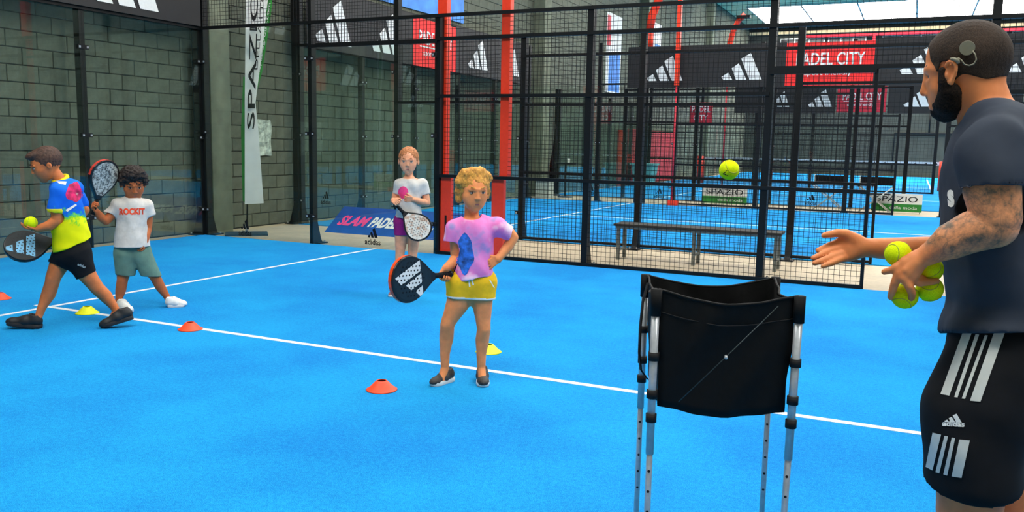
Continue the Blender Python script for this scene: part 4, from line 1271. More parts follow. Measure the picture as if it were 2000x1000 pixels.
        obj('sole', mb, mats[1], o, True)
        if laces:
            mb = MB()
            for i in range(4):
                x_ = .36 + .09 * i; z_ = .80 - .11 * i
                mb.tube([P(x_, -.24, z_ - .1), P(x_ - .01, 0, z_ + .06), P(x_, .24, z_ - .1)], .0028, 6)
            obj('laces', mb, mats[2] if len(mats) > 2 else mats[1], o, True)
        return o

def skin(name, c, var=.07):
    m, n = newmat(name, c, .55, 0, .35)
    f = n.noise(14, 3, .6); g = n.noise(160, 2)
    n.color(n.ramp(f, [(.3, [x * (1 - var) for x in c]), (.7, [min(255, x * (1 + var)) for x in c])]))
    n.b.inputs['Subsurface Weight'].default_value = .08
    n.b.inputs['Subsurface Radius'].default_value = (.02, .008, .004)
    n.b.inputs['Subsurface Scale'].default_value = .3
    n.bump(g, .12, .002)
flat('eye_white', (206, 196, 186), .25, 0, .02); flat('eye_brown', (50, 32, 22), .2, 0, .1); flat('eye_blue', (70, 90, 105), .2, 0, .1)
flat('lips', (176, 92, 80), .5, 0, .08)
def hairm(name, c, sc=60):
    m, n = newmat(name, c, .6, 0, .3)
    f = n.noise(sc, 4, .7); n.color(n.ramp(f, [(.3, [x * .6 for x in c]), (.7, [min(255, x * 1.3) for x in c])])); n.bump(f, .6, .01)
hairm('hair_dark', (40, 31, 27)); hairm('hair_brown', (74, 52, 42)); hairm('hair_blond', (240, 142, 62)); hairm('hair_ginger', (170, 108, 66))
def cloth(name, c, var=.06, sc=16, bump=.35):
    m, n = newmat(name, c, .85, 0, .2)
    f = n.noise(sc, 3, .6); n.color(n.ramp(f, [(.3, [x * (1 - var) for x in c]), (.7, [min(255, x * (1 + var)) for x in c])]))
    g = n.noise(7, 2, .5); n.bump(g, bump, .03)
def folds(amp, fr, seed, dirv):
    dv = np.asarray(dirv, float)
    def fn(v, nr):
        a = v @ dv * fr + 2.2 * vnoise(v, 4.5, seed)
        return amp * np.sin(a) * (.5 + .5 * vnoise(v, 5, seed + 3)) + amp * .5 * vnoise(v, 19, seed + 1)
    return fn
# ================================================================== THE PEOPLE
skin('skin_girl', (236, 144, 86)); skin('skin_tan', (206, 116, 64)); skin('skin_boy', (184, 100, 54)); skin('skin_pale', (236, 162, 122))
cloth('white_tee', (208, 203, 196)); cloth('black_short', (16, 17, 20), .15); cloth('green_short', (96, 128, 116)); cloth('purple_short', (150, 34, 112)); cloth('yellow_short', (238, 186, 34)); cloth('trim_white', (236, 232, 222), .02)
cloth('navy_tee', (48, 55, 67), .05, 10, .5); cloth('sock', (30, 30, 34))
flat('shoe_black', (20, 21, 23), .6, 0, .2, 50, .2); flat('sole_black', (32, 30, 30), .7, 0, .1); flat('shoe_white', (222, 222, 218), .6, 0, .05); flat('sole_white', (232, 228, 220), .6, 0, .03); flat('shoe_pink', (150, 92, 96), .6, 0, .3, 40)
flat('shoe_grey', (44, 40, 38), .6, 0, .5, 26, .2)
# tie-dyed pink cloth with a blue patch on the chest
GP = Person((4.06, -.33), 'girl in pink tie dye shirt and yellow shorts with hand on hip')
m, n = newmat('tie_dye', (240, 150, 205), .85, 0, .2)
f = n.noise(9, 3, .5); g = n.noise(7.3, 2, .5, vec=None)
n.color(n.ramp(f, [(.28, (150, 150, 205)), (.42, (238, 142, 208)), (.55, (240, 128, 196)), (.68, (248, 200, 226)), (.8, (246, 222, 232))]))
n.bump(g, .3, .03)
flat('blue_patch', (34, 92, 178), .85, 0, .35, 34)

# ---- girl in pink, front
s = GP; b = s.b
L = s.head((924, 374, 0), 80, -16, 6, (921, 436, 2, 14))
s.limb(b, [(921, 562, 0, 36), (924, 500, 0, 31), (926, 462, 0, 34)], 10, .62)
s.limb(b, [(892, 442, 0, 13), (966, 440, 0, 13)], 10)
s.limb(b, [(888, 444, 0, 14), (891, 475, 2, 12.5), (891, 503, 5, 11), (886, 512, -4, 11), (871, 524, -20, 8)], 5)
s.limb(b, [(973, 443, 2, 13.5), (995, 455, 8, 11), (1002, 464, 8, 10.5), (992, 482, 2, 10.5), (973, 506, -12, 7.5)], 5)
gg = s.p(866, 537, -30)
s.hand(s.p(871, 523, -21), s.v(-.25, -.1, -1), s.v(.6, -.8, 0), 42, (62, 75, 50), s.v(-.8, -.6, 0), 40, 2)
s.hand(s.p(974, 504, -13), s.v(-.78, -.25, -.5), s.v(-.2, .95, -.1), 40, (12, 16, 14), s.v(-.3, 0, .9), 45, 7)
s.limb(b, [(902, 562, 0, 25), (894, 592, 0, 22.5), (877, 626, -4, 15), (874, 634, -5, 14), (872, 660, 3, 13.8), (869, 690, 3, 9.8), (869, 718, 2, 8), (862, 742, -8, 8)], 6)
s.limb(b, [(942, 562, 0, 24), (942, 592, 0, 20), (944, 632, -3, 14), (945, 642, -4, 13.2), (942, 664, 3, 13.4), (940, 692, 3, 9.6), (940, 718, 3, 8), (942, 740, -8, 8)], 6)
s.finish(.0045, ['skin_girl']); s.eyes('eye_brown', 'hair_blond')
h = Sdf()
C, hh, F, U, Rr, L = s.hd; ax = [Rr, F, U]
h.ell(L(0, -.10, .17), ax, [.40 * hh, .45 * hh, .40 * hh], .02)
for x, y, z, r_ in ((-.34, 0, .0, .12), (-.36, .02, -.18, .09), (.34, -.05, .02, .11), (.36, -.06, -.12, .07), (-.26, .1, .44, .13), (-.05, .12, .5, .12), (.15, .05, .48, .13), (.34, 0, .38, .1), (-.36, .08, .25, .13), (.42, -.05, .3, .07), (0, -.45, .1, .16)):
    h.ell(L(x, y, z), ax, [r_ * hh] * 3, .10 * hh)
h.ell(L(.02, .46, -.10), ax, [.30 * hh, .30 * hh, .40 * hh], .05 * hh, 's')
s.wear('hair', h, .0045, ['hair_blond'], lambda v, nr: .004 * vnoise(v * np.array([1, 1, .45]), 120, 1) + .002 * vnoise(v * np.array([1, 1, .4]), 300, 2))
sh = Sdf()
s.limb(sh, [(928, 452, 0, 38), (926, 490, 0, 36.5), (924, 536, 0, 39), (924, 565, 0, 41)], 8, .84)
s.limb(sh, [(890, 444, 0, 16), (928, 444, 0, 17), (972, 442, 0, 16)], 10)
s.limb(sh, [(889, 446, 0, 18), (882, 470, 0, 16.5)], 8); s.limb(sh, [(972, 445, 0, 18), (996, 456, 4, 15)], 8)
s.blob(sh, 880, 487, 0, 24, 19, 26, 2, 's'); s.blob(sh, 1012, 464, 6, 19, 24, 26, 2, 's')
s.blob(sh, 922, 424, 0, 19, 15, 24, 3, 's')
sh.cut(s.p(924, 541), s.v(.17, 0, -1))
shirt = s.wear('shirt', sh, .005, ['tie_dye'], folds(.006, 55, 1, s.v(.7, 0, .6)))
th = np.linspace(0, 2 * math.pi, 29)[:-1]
P = [(908 + 17 * math.cos(a) * (1 + .12 * math.sin(5 * a)), 496 + 38 * math.sin(a) * (1 + .1 * math.cos(4 * a))) for a in th]
s.decal('print_patch', shirt, [s.rings((908, 496), P)], 'blue_patch')
so = Sdf()
s.limb(so, [(902, 550, 0, 30), (940, 550, 0, 30)], 8, .8)
s.limb(so, [(902, 552, 0, 29), (895, 595, 0, 26)], 8); s.limb(so, [(941, 552, 0, 28), (943, 597, 0, 25)], 8)
s.limb(so, [(921, 552, -4, 22), (920, 590, -4, 19)], 8)
so.cut(s.p(920, 581.5), s.v(-.04, 0, -1)); so.cut(s.p(920, 522), s.v(0, 0, 1))
zc = s.p(920, 578)[2]
shorts = s.wear('shorts', so, .005, ['yellow_short', 'trim_white'], folds(.002, 60, 2, s.v(1, 0, .2)), lambda c: ((c - s.p(920, 577.2)) @ s.v(-.04, 0, -1) > 0).astype(int))
s.decal('side_piping', shorts, [[(955, 546), (957, 546), (966, 562), (964, 562)]], 'trim_white')
s.decal('drawstring', shorts, [[(914, 545), (917, 545), (919, 560), (916, 560)], [(919, 544), (922, 544), (926, 556), (923, 557)]], 'trim_white')
s.shoe(s.gr(884, 743), s.gr(842, 755), 24, 36, ['shoe_grey', 'sole_white', 'shoe_black'])
s.shoe(s.gr(941, 738), s.gr(944, 757), 27, 36, ['shoe_grey', 'sole_white', 'shoe_black'])
racket('black racket with white emblem and orange edge held by the girl in pink', s.p(864, 537, -32), s.v(-56, -58, 1.5), s.v(58, -56, 2), 'racket_black', 'racket_dark_face', 'white_print', 'racket_orange', 1.0, 'black_rubber', -1.42)

# ---- walking boy, left
s = Person((.78, -.44), 'walking boy in blue and yellow shirt with black shorts'); b = s.b
L = s.head((90, 322, 0), 64, 82, 22, (122, 358, 0, 11))
s.limb(b, [(138, 488, 0, 28), (132, 430, 0, 24), (126, 380, 0, 25)], 8, 1.15)
s.limb(b, [(112, 378, -22, 12.5), (112, 405, -25, 11.5), (111, 430, -24, 10.5), (96, 441, -24, 10), (72, 447, -20, 6.8)], 4)
s.limb(b, [(142, 378, 22, 12), (164, 410, 30, 10), (140, 445, 32, 8), (126, 462, 22, 7)], 4)
s.hand(s.p(73, 447, -20), s.v(-1, -.1, .08), s.v(.1, 0, 1), 33, (22, 26, 24), s.v(0, -1, 0), 45, 8)
s.hand(s.p(128, 460, 22), s.v(-.4, -.3, -.7), s.v(-.4, -.8, 0), 32, (60, 70, 50), s.v(-1, 0, 0), 40, 2)
s.limb(b, [(136, 490, 8, 25), (117, 514, 10, 18), (104, 542, 8, 13.8), (102, 552, 9, 13), (95, 574, 12, 13), (82, 600, 8, 8.2), (77, 614, 8, 7.2), (72, 628, 4, 5.5)], 5)
s.limb(b, [(147, 490, -10, 27), (163, 527, -12, 18), (184, 555, -12, 13.8), (190, 563, -12, 13), (206, 578, -7, 12.3), (222, 598, -8, 8), (227, 607, -8, 7.2), (217, 626, -10, 5.5)], 5)
s.finish(.0048, ['skin_tan']); s.eyes('eye_brown', 'hair_dark')
C, hh, F, U, Rr, L = s.hd; ax = [Rr, F, U]
h = Sdf(); h.ell(L(0, -.09, .16), ax, [.375 * hh, .43 * hh, .385 * hh], .02).ell(L(0, .2, .38), ax, [.25 * hh, .22 * hh, .12 * hh], .08 * hh)
h.cone(L(-.33, .02, .05), L(-.335, .04, -.06), .05 * hh, .02 * hh, .03 * hh).cone(L(.33, .02, .05), L(.335, .04, -.06), .05 * hh, .02 * hh, .03 * hh)
h.ell(L(0, .5, -.08), ax, [.36 * hh, .32 * hh, .36 * hh], .04 * hh, 's').ell(L(0, -.25, -.42), ax, [.5 * hh, .4 * hh, .26 * hh], .03 * hh, 's')
for sx in (-1, 1): h.ell(L(sx * .40, .02, -.06), ax, [.08 * hh, .09 * hh, .14 * hh], .02 * hh, 's')
s.wear('hair', h, .0045, ['hair_brown'], lambda v, nr: .0018 * vnoise(v, 150, 1))
m, n = newmat('sport_shirt', (20, 110, 220), .8, 0, .2)
z = n.xyz()[2]; f = n.noise(22, 4, .7); g = n.noise(5, 3, .6)
zz = n.math('ADD', z, n.math('MULTIPLY', n.math('SUBTRACT', f, .5), .28))
n.color(n.ramp(n.math('MULTIPLY', n.math('SUBTRACT', zz, .70), 3.0), [(.0, (226, 226, 0)), (.26, (226, 228, 10)), (.36, (120, 200, 40)), (.44, (40, 160, 150)), (.52, (10, 96, 215)), (1, (18, 108, 225))]))
n.bump(g, .3, .03)
flat('yellow_trim', (238, 226, 10), .8, 0, .04); flat('red_patch', (214, 30, 92), .8, 0, .25, 26)
sh = Sdf()
s.limb(sh, [(128, 376, 0, 27), (131, 410, 0, 30), (136, 445, 0, 33), (142, 475, 0, 35), (143, 495, 0, 36)], 8, 1.1)
s.limb(sh, [(118, 368, -14, 16), (116, 372, -24, 16), (108, 408, -27, 14.5)], 8); s.limb(sh, [(136, 366, 16, 16), (146, 376, 26, 15), (158, 398, 30, 14)], 8)
s.limb(sh, [(114, 362, 0, 14), (146, 366, 0, 16)], 8)
s.blob(sh, 106, 425, -29, 17, 14, 13, 2, 's'); s.blob(sh, 118, 346, 0, 13, 12, 16, 2, 's')
sh.cut(s.p(146, 476), s.v(.41, 0, -1))
shirt = s.wear('shirt', sh, .005, ['sport_shirt', 'yellow_trim'], folds(.005, 60, 5, s.v(.5, .2, .8)),
               lambda c: (((c - s.p(107, 409, -27)) @ s.v(0, 0, -1) > -2 * s.S) & ((c - s.p(122, 409, -27)) @ s.R < 0) & ((c - s.p(107, 409, -13)) @ s.N < 0) & (c[:, 2] > s.p(100, 420, -27)[2])).astype(int))
th = np.linspace(0, 2 * math.pi, 25)[:-1]
P = [(143 + 16 * math.cos(a) * (1 + .15 * math.sin(3 * a)) + 2, 372 + 19 * math.sin(a) * (1 + .1 * math.cos(5 * a)) + 3) for a in th]
s.decal('print_patch', shirt, [s.rings((144, 373), P)], 'red_patch')
for q in ([(110, 354), (116, 359), (128, 361), (130, 355)], [(148, 376), (153, 378), (151, 383), (146, 380)], [(128, 410), (148, 398), (150, 401), (131, 414)]): s.decal('print_stroke', shirt, [q], 'trim_white')
cp = [s.p(118 + 13 * math.cos(a), 350 - 5 * math.sin(a) - 4.5 * math.cos(a), 15 * math.sin(a)) for a in np.linspace(0, 2 * math.pi, 25)]
obj('collar', MB().tube(cp, 4.2 * s.S, 10, False), 'yellow_trim', shirt, True)
so = Sdf()
s.limb(so, [(139, 478, 0, 31), (141, 495, 0, 32)], 8, 1.05)
s.limb(so, [(135, 492, 8, 28), (115, 516, 10, 20)], 8); s.limb(so, [(147, 494, -10, 30), (166, 533, -12, 20)], 8)
s.blob(so, 107, 530, 10, 24, 19, 28, 2, 's', -28); s.blob(so, 176, 549, -12, 26, 19, 30, 2, 's', 24)
so.cut(s.p(139, 462), s.v(0, 0, 1))
shorts = s.wear('shorts', so, .005, ['black_short'], folds(.0025, 70, 3, s.v(.6, 0, .8)))
s.decal('lettering', shorts, [s.text_px('adidas', 151, 518, 166, 524, 5)], 'grey_print')
hl = s.gr(81, 641); tdir = unit(s.gr(20, 641) - hl)
s.shoe(hl, hl + tdir * .245 + V3(0, 0, .028), 26, 32, ['shoe_black', 'sole_black', 'shoe_black'])
te = s.gr(197, 641); tdir = unit(s.gr(250, 638) - te)
s.shoe(te + tdir * .225 + V3(0, 0, .06), te, 26, 32, ['shoe_black', 'sole_black', 'shoe_black'])
ball(s.p(60, 435, -22), 'yellow ball on the palm of the walking boy', (.3, .8, .1), .045, 'ball of the walking boy')
racket('black racket with pale blue emblem held by the walking boy', s.p(126, 468, 16), s.v(-1, -.2, -.13), s.v(-.1, -.78, .62), 'racket_black', 'racket_dark_face', 'racket_blue_print', 'racket_black', 1.0, 'racket_black', 2.6, strap=False)

# ---- boy in white tee
s = Person((.69, .40), 'boy in white tee and green shorts holding a racket upright'); b = s.b
L = s.head((260, 360, 0), 60, -8, 20, (258, 396, 0, 9.5))
s.limb(b, [(258, 485, 0, 27), (258, 440, 0, 24), (258, 408, 0, 27)], 6, .62); s.limb(b, [(234, 400, 0, 10), (284, 401, 0, 10)], 6)
s.limb(b, [(231, 402, 0, 10.5), (216, 422, -3, 8.8), (207, 432, -7, 8), (197, 424, -12, 8), (188, 413, -16, 6.2)], 4)
s.limb(b, [(288, 402, 0, 10.5), (289, 425, 2, 9), (288, 446, 2, 8.2), (285, 460, -6, 7.8), (283, 473, -12, 6)], 4)
s.hand(s.p(188, 413, -16), s.v(-.35, -.5, .7), s.v(.85, -.3, .2), 32, (58, 70, 50), s.v(-.1, -.3, 1), 40, 2)
s.hand(s.p(283, 472, -12), s.v(-.12, -.25, -1), s.v(-.95, .1, 0), 30, (38, 45, 35), s.v(0, -1, 0), 30, 3)
s.limb(b, [(246, 498, 0, 18), (242, 530, -1, 13), (239, 548, -2, 10.2), (236, 566, 2, 9.8), (232, 585, 2, 6.4), (231, 594, 2, 5.8), (240, 604, -6, 5.5)], 4)
s.limb(b, [(276, 500, 0, 18), (292, 524, -1, 13), (303, 541, -2, 10), (313, 560, 2, 9.4), (325, 578, 2, 6.3), (329, 586, 2, 5.8), (340, 595, 0, 5.5)], 4)
s.finish(.0048, ['skin_boy']); s.eyes('eye_brown', 'hair_dark')
C, hh, F, U, Rr, L = s.hd; ax = [Rr, F, U]
h = Sdf(); h.ell(L(0, -.08, .20), ax, [.40 * hh, .44 * hh, .40 * hh], .02).ell(L(0, .15, .42), ax, [.34 * hh, .26 * hh, .2 * hh], .1 * hh)
for sx in (-1, 1): h.ell(L(sx * .32, .08, .2), ax, [.13 * hh, .2 * hh, .2 * hh], .06 * hh)
h.ell(L(0, .52, -.14), ax, [.29 * hh, .32 * hh, .36 * hh], .04 * hh, 's').ell(L(0, -.2, -.42), ax, [.5 * hh, .4 * hh, .26 * hh], .03 * hh, 's')
s.wear('hair', h, .0048, ['hair_dark'], lambda v, nr: .010 * vnoise(v, 85, 4) + .006 * vnoise(v, 190, 6))
sh = Sdf()
s.limb(sh, [(258, 408, 0, 28), (258, 440, 0, 28.5), (258, 475, 0, 33), (258, 495, 0, 35)], 6, .9); s.limb(sh, [(234, 401, 0, 12.5), (284, 402, 0, 12.5)], 8)
s.limb(sh, [(232, 402, 0, 13.5), (216, 417, -2, 12.5)], 6); s.limb(sh, [(286, 403, 0, 13.5), (292, 417, 1, 12)], 6)
s.blob(sh, 206, 430, -4, 19, 14, 20, 2, 's', 40); s.blob(sh, 299, 432, 1, 14, 13, 18, 2, 's'); s.blob(sh, 258, 388, 0, 13, 10, 15, 2, 's')
sh.cut(s.p(258, 481), s.v(0, 0, -1))
shirt = s.wear('shirt', sh, .005, ['white_tee'], folds(.007, 50, 7, s.v(.8, 0, .4)))
s.decal('lettering', shirt, [s.text_px('ROCKIT', 233, 420, 283, 419, 13, 0, .05)], 'orange_plastic')
so = Sdf()
s.limb(so, [(248, 488, 0, 24), (269, 488, 0, 24)], 6, .8)
s.limb(so, [(246, 498, 0, 23), (247, 545, 0, 18.5)], 4); s.limb(so, [(272, 498, 0, 23), (297, 545, 0, 19)], 4)
for dd_ in range(-30, 31, 6): so.cone(s.p(266, 516, dd_), s.p(271, 546, dd_), .5 * s.S, 6 * s.S, 2 * s.S, op='s')
so.cut(s.p(265, 537), s.v(-.08, 0, -1)); so.cut(s.p(258, 470), s.v(0, 0, 1))
s.wear('shorts', so, .005, ['green_short'], folds(.003, 55, 2, s.v(1, 0, .3)))
s.shoe(s.gr(235, 603), s.gr(254, 611), 22, 24, ['shoe_white', 'sole_white', 'shoe_white']); s.shoe(s.gr(327, 600), s.gr(362, 598), 22, 24, ['shoe_white', 'sole_white', 'shoe_white'])
racket('silver racket with red edge raised by the boy in white', s.p(185, 405, -20), s.v(15, -4, 50), s.v(.62, -.72, -.1), 'racket_black', 'racket_silver_face', None, 'racket_red', 1.0, 'galv', 0, strap=False)

# ---- girl in white tee, back
s = Person((2.22, 1.95), 'girl in white tee and purple shorts standing at the back'); b = s.b
L = s.head((798, 315, 0), 52, 6, 6, (799, 350, 0, 8))
s.limb(b, [(797, 430, 0, 22), (798, 395, 0, 19), (800, 366, 0, 21)], 6, .65); s.limb(b, [(783, 357, 0, 8.5), (822, 359, 0, 8.5)], 6)
s.limb(b, [(780, 361, 0, 8.5), (773, 380, 4, 7.2), (771, 394, 5, 6.8), (769, 394, -8, 6.8), (768, 391, -22, 5.2)], 4)
s.limb(b, [(825, 362, 0, 8.5), (831, 380, 0, 7.2), (834, 396, -1, 6.8), (822, 394, -10, 6.6), (808, 390, -19, 5)], 4)
s.hand(s.p(768, 391, -23), s.v(.3, -.75, -.1), s.v(.6, .2, -.6), 27, (58, 70, 50), s.v(.6, 0, .6), 40, 2)
s.hand(s.p(808, 390, -19), s.v(-1, -.15, .1), s.v(.1, .8, .2), 27, (40, 50, 40), s.v(0, 0, 1), 35, 3)
s.limb(b, [(785, 436, 0, 14.5), (784, 458, 0, 12.8), (781, 498, -1, 8.8), (780, 508, -1, 8.3), (778, 525, 2, 8.3), (776, 548, 2, 5.4), (776, 560, 2, 4.8), (772, 572, -5, 5)], 4)
s.limb(b, [(810, 436, 0, 14.5), (808, 458, 0, 12.8), (806, 500, -1, 8.8), (806, 510, -1, 8.3), (806, 528, 2, 8.3), (807, 552, 2, 5.4), (807, 564, 2, 4.8), (805, 576, -5, 5)], 4)
s.finish(.0048, ['skin_pale']); s.eyes('eye_brown', 'hair_ginger')
C, hh, F, U, Rr, L = s.hd; ax = [Rr, F, U]
h = Sdf(); h.ell(L(0, -.08, .15), ax, [.375 * hh, .43 * hh, .39 * hh], .02).ell(L(0, -.45, .1), ax, [.15 * hh, .16 * hh, .16 * hh], .06 * hh)
h.ell(L(0, .5, -.06), ax, [.32 * hh, .32 * hh, .38 * hh], .05 * hh, 's').ell(L(0, -.2, -.42), ax, [.5 * hh, .4 * hh, .26 * hh], .03 * hh, 's')
s.wear('hair', h, .0048, ['hair_ginger'], lambda v, nr: .003 * vnoise(v, 120, 4))
sh = Sdf()
s.limb(sh, [(801, 368, 0, 22.5), (800, 395, 0, 22.5), (798, 420, 0, 26), (797, 440, 0, 28)], 6, .85); s.limb(sh, [(784, 358, 0, 10.5), (822, 360, 0, 10.5)], 7)
s.limb(sh, [(782, 361, 0, 11.5), (776, 376, 2, 10)], 6); s.limb(sh, [(824, 362, 0, 11.5), (830, 377, 0, 10.5)], 6)
s.blob(sh, 772, 390, 3, 15, 12, 17, 2, 's'); s.blob(sh, 834, 390, 0, 15, 12, 17, 2, 's'); s.blob(sh, 799, 345, 0, 10.5, 8, 13, 2, 's')
sh.cut(s.p(797, 425), s.v(0, 0, -1))
shirt = s.wear('shirt', sh, .005, ['white_tee'], folds(.007, 55, 9, s.v(.8, 0, .6)))
P = [(787.5 + 10 * math.cos(a), 376 + 12 * math.sin(a)) for a in th]
s.decal('print_patch', shirt, [s.rings((787.5, 376), P)], 'pink_print')
so = Sdf()
s.limb(so, [(786, 430, 0, 16), (809, 430, 0, 16)], 6, .95)
s.limb(so, [(785, 434, 0, 16), (784, 466, 0, 14)], 5); s.limb(so, [(810, 434, 0, 16), (808, 466, 0, 14)], 5)
so.cut(s.p(797, 459), s.v(0, 0, -1)); so.cut(s.p(797, 416), s.v(0, 0, 1))
s.wear('shorts', so, .005, ['purple_short'], folds(.001, 60, 2, s.v(1, 0, .2)))
s.shoe(s.gr(781, 572), s.gr(762, 581), 16, 20, ['shoe_pink', 'sole_white', 'shoe_white']); s.shoe(s.gr(808, 575), s.gr(803, 585), 16, 20, ['shoe_pink', 'sole_white', 'shoe_white'])
racket('white faced racket with black edge held by the girl in white', s.p(778, 405, -28), s.v(35, -5, -35), s.v(.05, -1, .1), 'racket_black', 'racket_white_face', None, 'racket_black', .95, 'galv', 0, strap=False)
# ---- trainer
m, n = newmat('hair_buzz', (46, 37, 30), .75, 0, .2)
f = n.noise(420, 2, .6); g = n.noise(11, 2); n.color(n.mix(.5, n.ramp(f, [(.35, (22, 17, 14)), (.68, (74, 58, 46))]), n.ramp(g, [(.3, (30, 24, 20)), (.7, (66, 52, 41))]))); n.bump(f, .5, .002)
m, n = newmat('beard', (28, 22, 18), .8, 0, .15)
f = n.noise(260, 3, .7); n.color(n.ramp(f, [(.35, (10, 8, 7)), (.7, (50, 38, 30))])); n.bump(f, .8, .004)
flat('device_grey', (128, 124, 104), .4, 0, .06)

s = Person((6.55, -2.25), 'bearded trainer in dark tee and black shorts tossing balls with tattooed arm'); b = s.b
# skin of the trainer; ink only on the near arm
m, n = newmat('skin_man', (226, 134, 80), .55, 0, .35)
ink_c = s.p(1915, 425, -190) - s.g
vd = n.n.new('ShaderNodeVectorMath'); vd.operation = 'DISTANCE'; n.l.new(n.coord(), vd.inputs[0]); vd.inputs[1].default_value = [float(x) for x in ink_c]
mask = n.ramp(n.math('ADD', vd.outputs['Value'], n.math('MULTIPLY', n.noise(40, 3, .6), .05)), [(.13, (1, 1, 1, 1)), (.175, (0, 0, 0, 1))])
vo = n.n.new('ShaderNodeTexVoronoi'); vo.feature = 'DISTANCE_TO_EDGE'; vo.inputs['Scale'].default_value = 19
mv = n.n.new('ShaderNodeMix'); mv.data_type = 'VECTOR'; mv.inputs['Factor'].default_value = .38
nt = n.n.new('ShaderNodeTexNoise'); nt.inputs['Scale'].default_value = 9; n.l.new(n.coord(), nt.inputs['Vector']); n.l.new(n.coord(), mv.inputs['A']); n.l.new(nt.outputs['Color'], mv.inputs['B']); n.l.new(mv.outputs['Result'], vo.inputs['Vector'])
lines = n.ramp(n.math('ADD', vo.outputs['Distance'], n.math('MULTIPLY', n.noise(13, 3, .6), .22)), [(.06, (.25, .25, .25, 1)), (.16, (1, 1, 1, 1))])
base = n.ramp(n.noise(14, 3, .6), [(.3, (210, 122, 72)), (.7, (236, 146, 90))])
shade = n.ramp(n.noise(30, 4, .7), [(.36, (104, 88, 72)), (.5, (190, 128, 88)), (.66, (226, 150, 102))])
n.color(n.mix(mask, base, n.mix(lines, rgb((108, 90, 74)), shade)))
n.b.inputs['Subsurface Weight'].default_value = .06; n.b.inputs['Subsurface Scale'].default_value = .3
# head in profile
s.blob(b, 1894, 112, 0, 73, 70, 60, 5)
s.blob(b, 1856, 112, 0, 40, 46, 50, 14)
s.blob(b, 1848, 150, 0, 38, 42, 46, 12)
s.blob(b, 1856, 186, 0, 40, 36, 44, 12)
s.limb(b, [(1892, 172, 0, 34), (1846, 214, 0, 21)], 14)
for d in (-1, 1):
    s.blob(b, 1838, 172, d * 30, 17, 17, 14, 10)
    s.limb(b, [(1811, 137, d * 8, 5), (1815, 134, d * 26, 5), (1828, 136, d * 38, 4.5)], 9)
    s.blob(b, 1807, 150, d * 20, 9, 6, 11, 5, 's'); s.limb(b, [(1813, 144.5, d * 12, 3), (1813.5, 143.5, d * 21, 3.2), (1820, 146, d * 31, 3)], 3)
s.limb(b, [(1813, 145, 0, 7), (1808, 168, 0, 7.5), (1805, 180, 0, 8)], 5)
for d in (-1, 1): s.blob(b, 1813, 184, d * 8, 7, 5, 6, 3)
s.limb(b, [(1821, 199, -11, 5.5), (1819, 199, 11, 5.5)], 4); s.limb(b, [(1822, 209, -10, 6), (1820, 209, 10, 6)], 4)
# ears
for d in (-1, 1):
    y = d * 57
    s.blob(b, 1857, 140, y, 11, 21, 6, 4, 'u', -12, d * 18)
    s.limb(b, [(1848, 128, y + d * 3, 3.5), (1852, 121, y + d * 7, 3.8), (1860, 120, y + d * 9, 3.8), (1867, 128, y + d * 10, 3.8), (1867, 141, y + d * 9, 3.6), (1862, 153, y + d * 6, 3.6), (1858, 162, y + d * 3, 4.8), (1853, 160, y + d * 1, 4)], 2)
    s.blob(b, 1856, 142, y + d * 9, 5.5, 11, 5, 3, 's', -12)
    s.limb(b, [(1849, 146, y + d * 4, 3.5), (1850, 152, y + d * 4, 3)], 2)
# neck and trunk
s.limb(b, [(1906, 165, 0, 48), (1922, 205, 0, 48), (1934, 240, 0, 56)], 16)
s.limb(b, [(1952, 290, 0, 80), (1955, 430, 0, 80), (1958, 620, 0, 74), (1955, 690, 0, 76)], 20, 1.55)
s.limb(b, [(1945, 250, -60, 50), (1940, 285, -130, 50)], 20); s.limb(b, [(1945, 250, 60, 50), (1940, 285, 130, 50)], 20)
# near (left) arm
s.limb(b, [(1938, 290, -150, 52), (1937, 370, -168, 51), (1946, 425, -174, 45), (1944, 442, -174, 42), (1900, 452, -176, 41), (1860, 470, -178, 36), (1815, 496, -178, 22), (1794, 506, -178, 17.5)], 10)
# near hand round the balls
k = 5
for P in ([(1792, 506, -178, 17), (1768, 512, -182, 13), (1752, 524, -184, 10)], [(1790, 510, -180, 17), (1772, 530, -186, 14), (1764, 542, -188, 11)], [(1793, 514, -178, 16), (1782, 538, -182, 13), (1776, 548, -182, 11)],
          [(1752, 522, -186, 9), (1742, 527, -184, 7.2), (1731, 530, -180, 6.4), (1727, 531, -178, 6)],                     # thumb
          [(1756, 533, -188, 9.5), (1748, 552, -186, 8.2), (1743, 568, -178, 7.4), (1740, 580, -166, 6.6)],                   # index
          [(1767, 543, -190, 9.5), (1776, 560, -190, 8.4), (1781, 572, -184, 7.6), (1780, 582, -176, 6.8)],                   # middle
          [(1780, 546, -180, 9), (1796, 552, -174, 8), (1814, 551, -164, 7), (1830, 549, -152, 6)],                          # ring
          [(1788, 540, -172, 8.5), (1800, 544, -160, 7.2), (1812, 548, -148, 6.4), (1822, 548, -138, 5.6)]):                  # little
    s.limb(b, P, k if len(P) == 3 else 2.5)
for P in ([(1786, 512, -192, 3.5), (1768, 528, -196, 3)], [(1790, 516, -192, 3), (1776, 538, -194, 3)]): s.limb(b, P, 6)
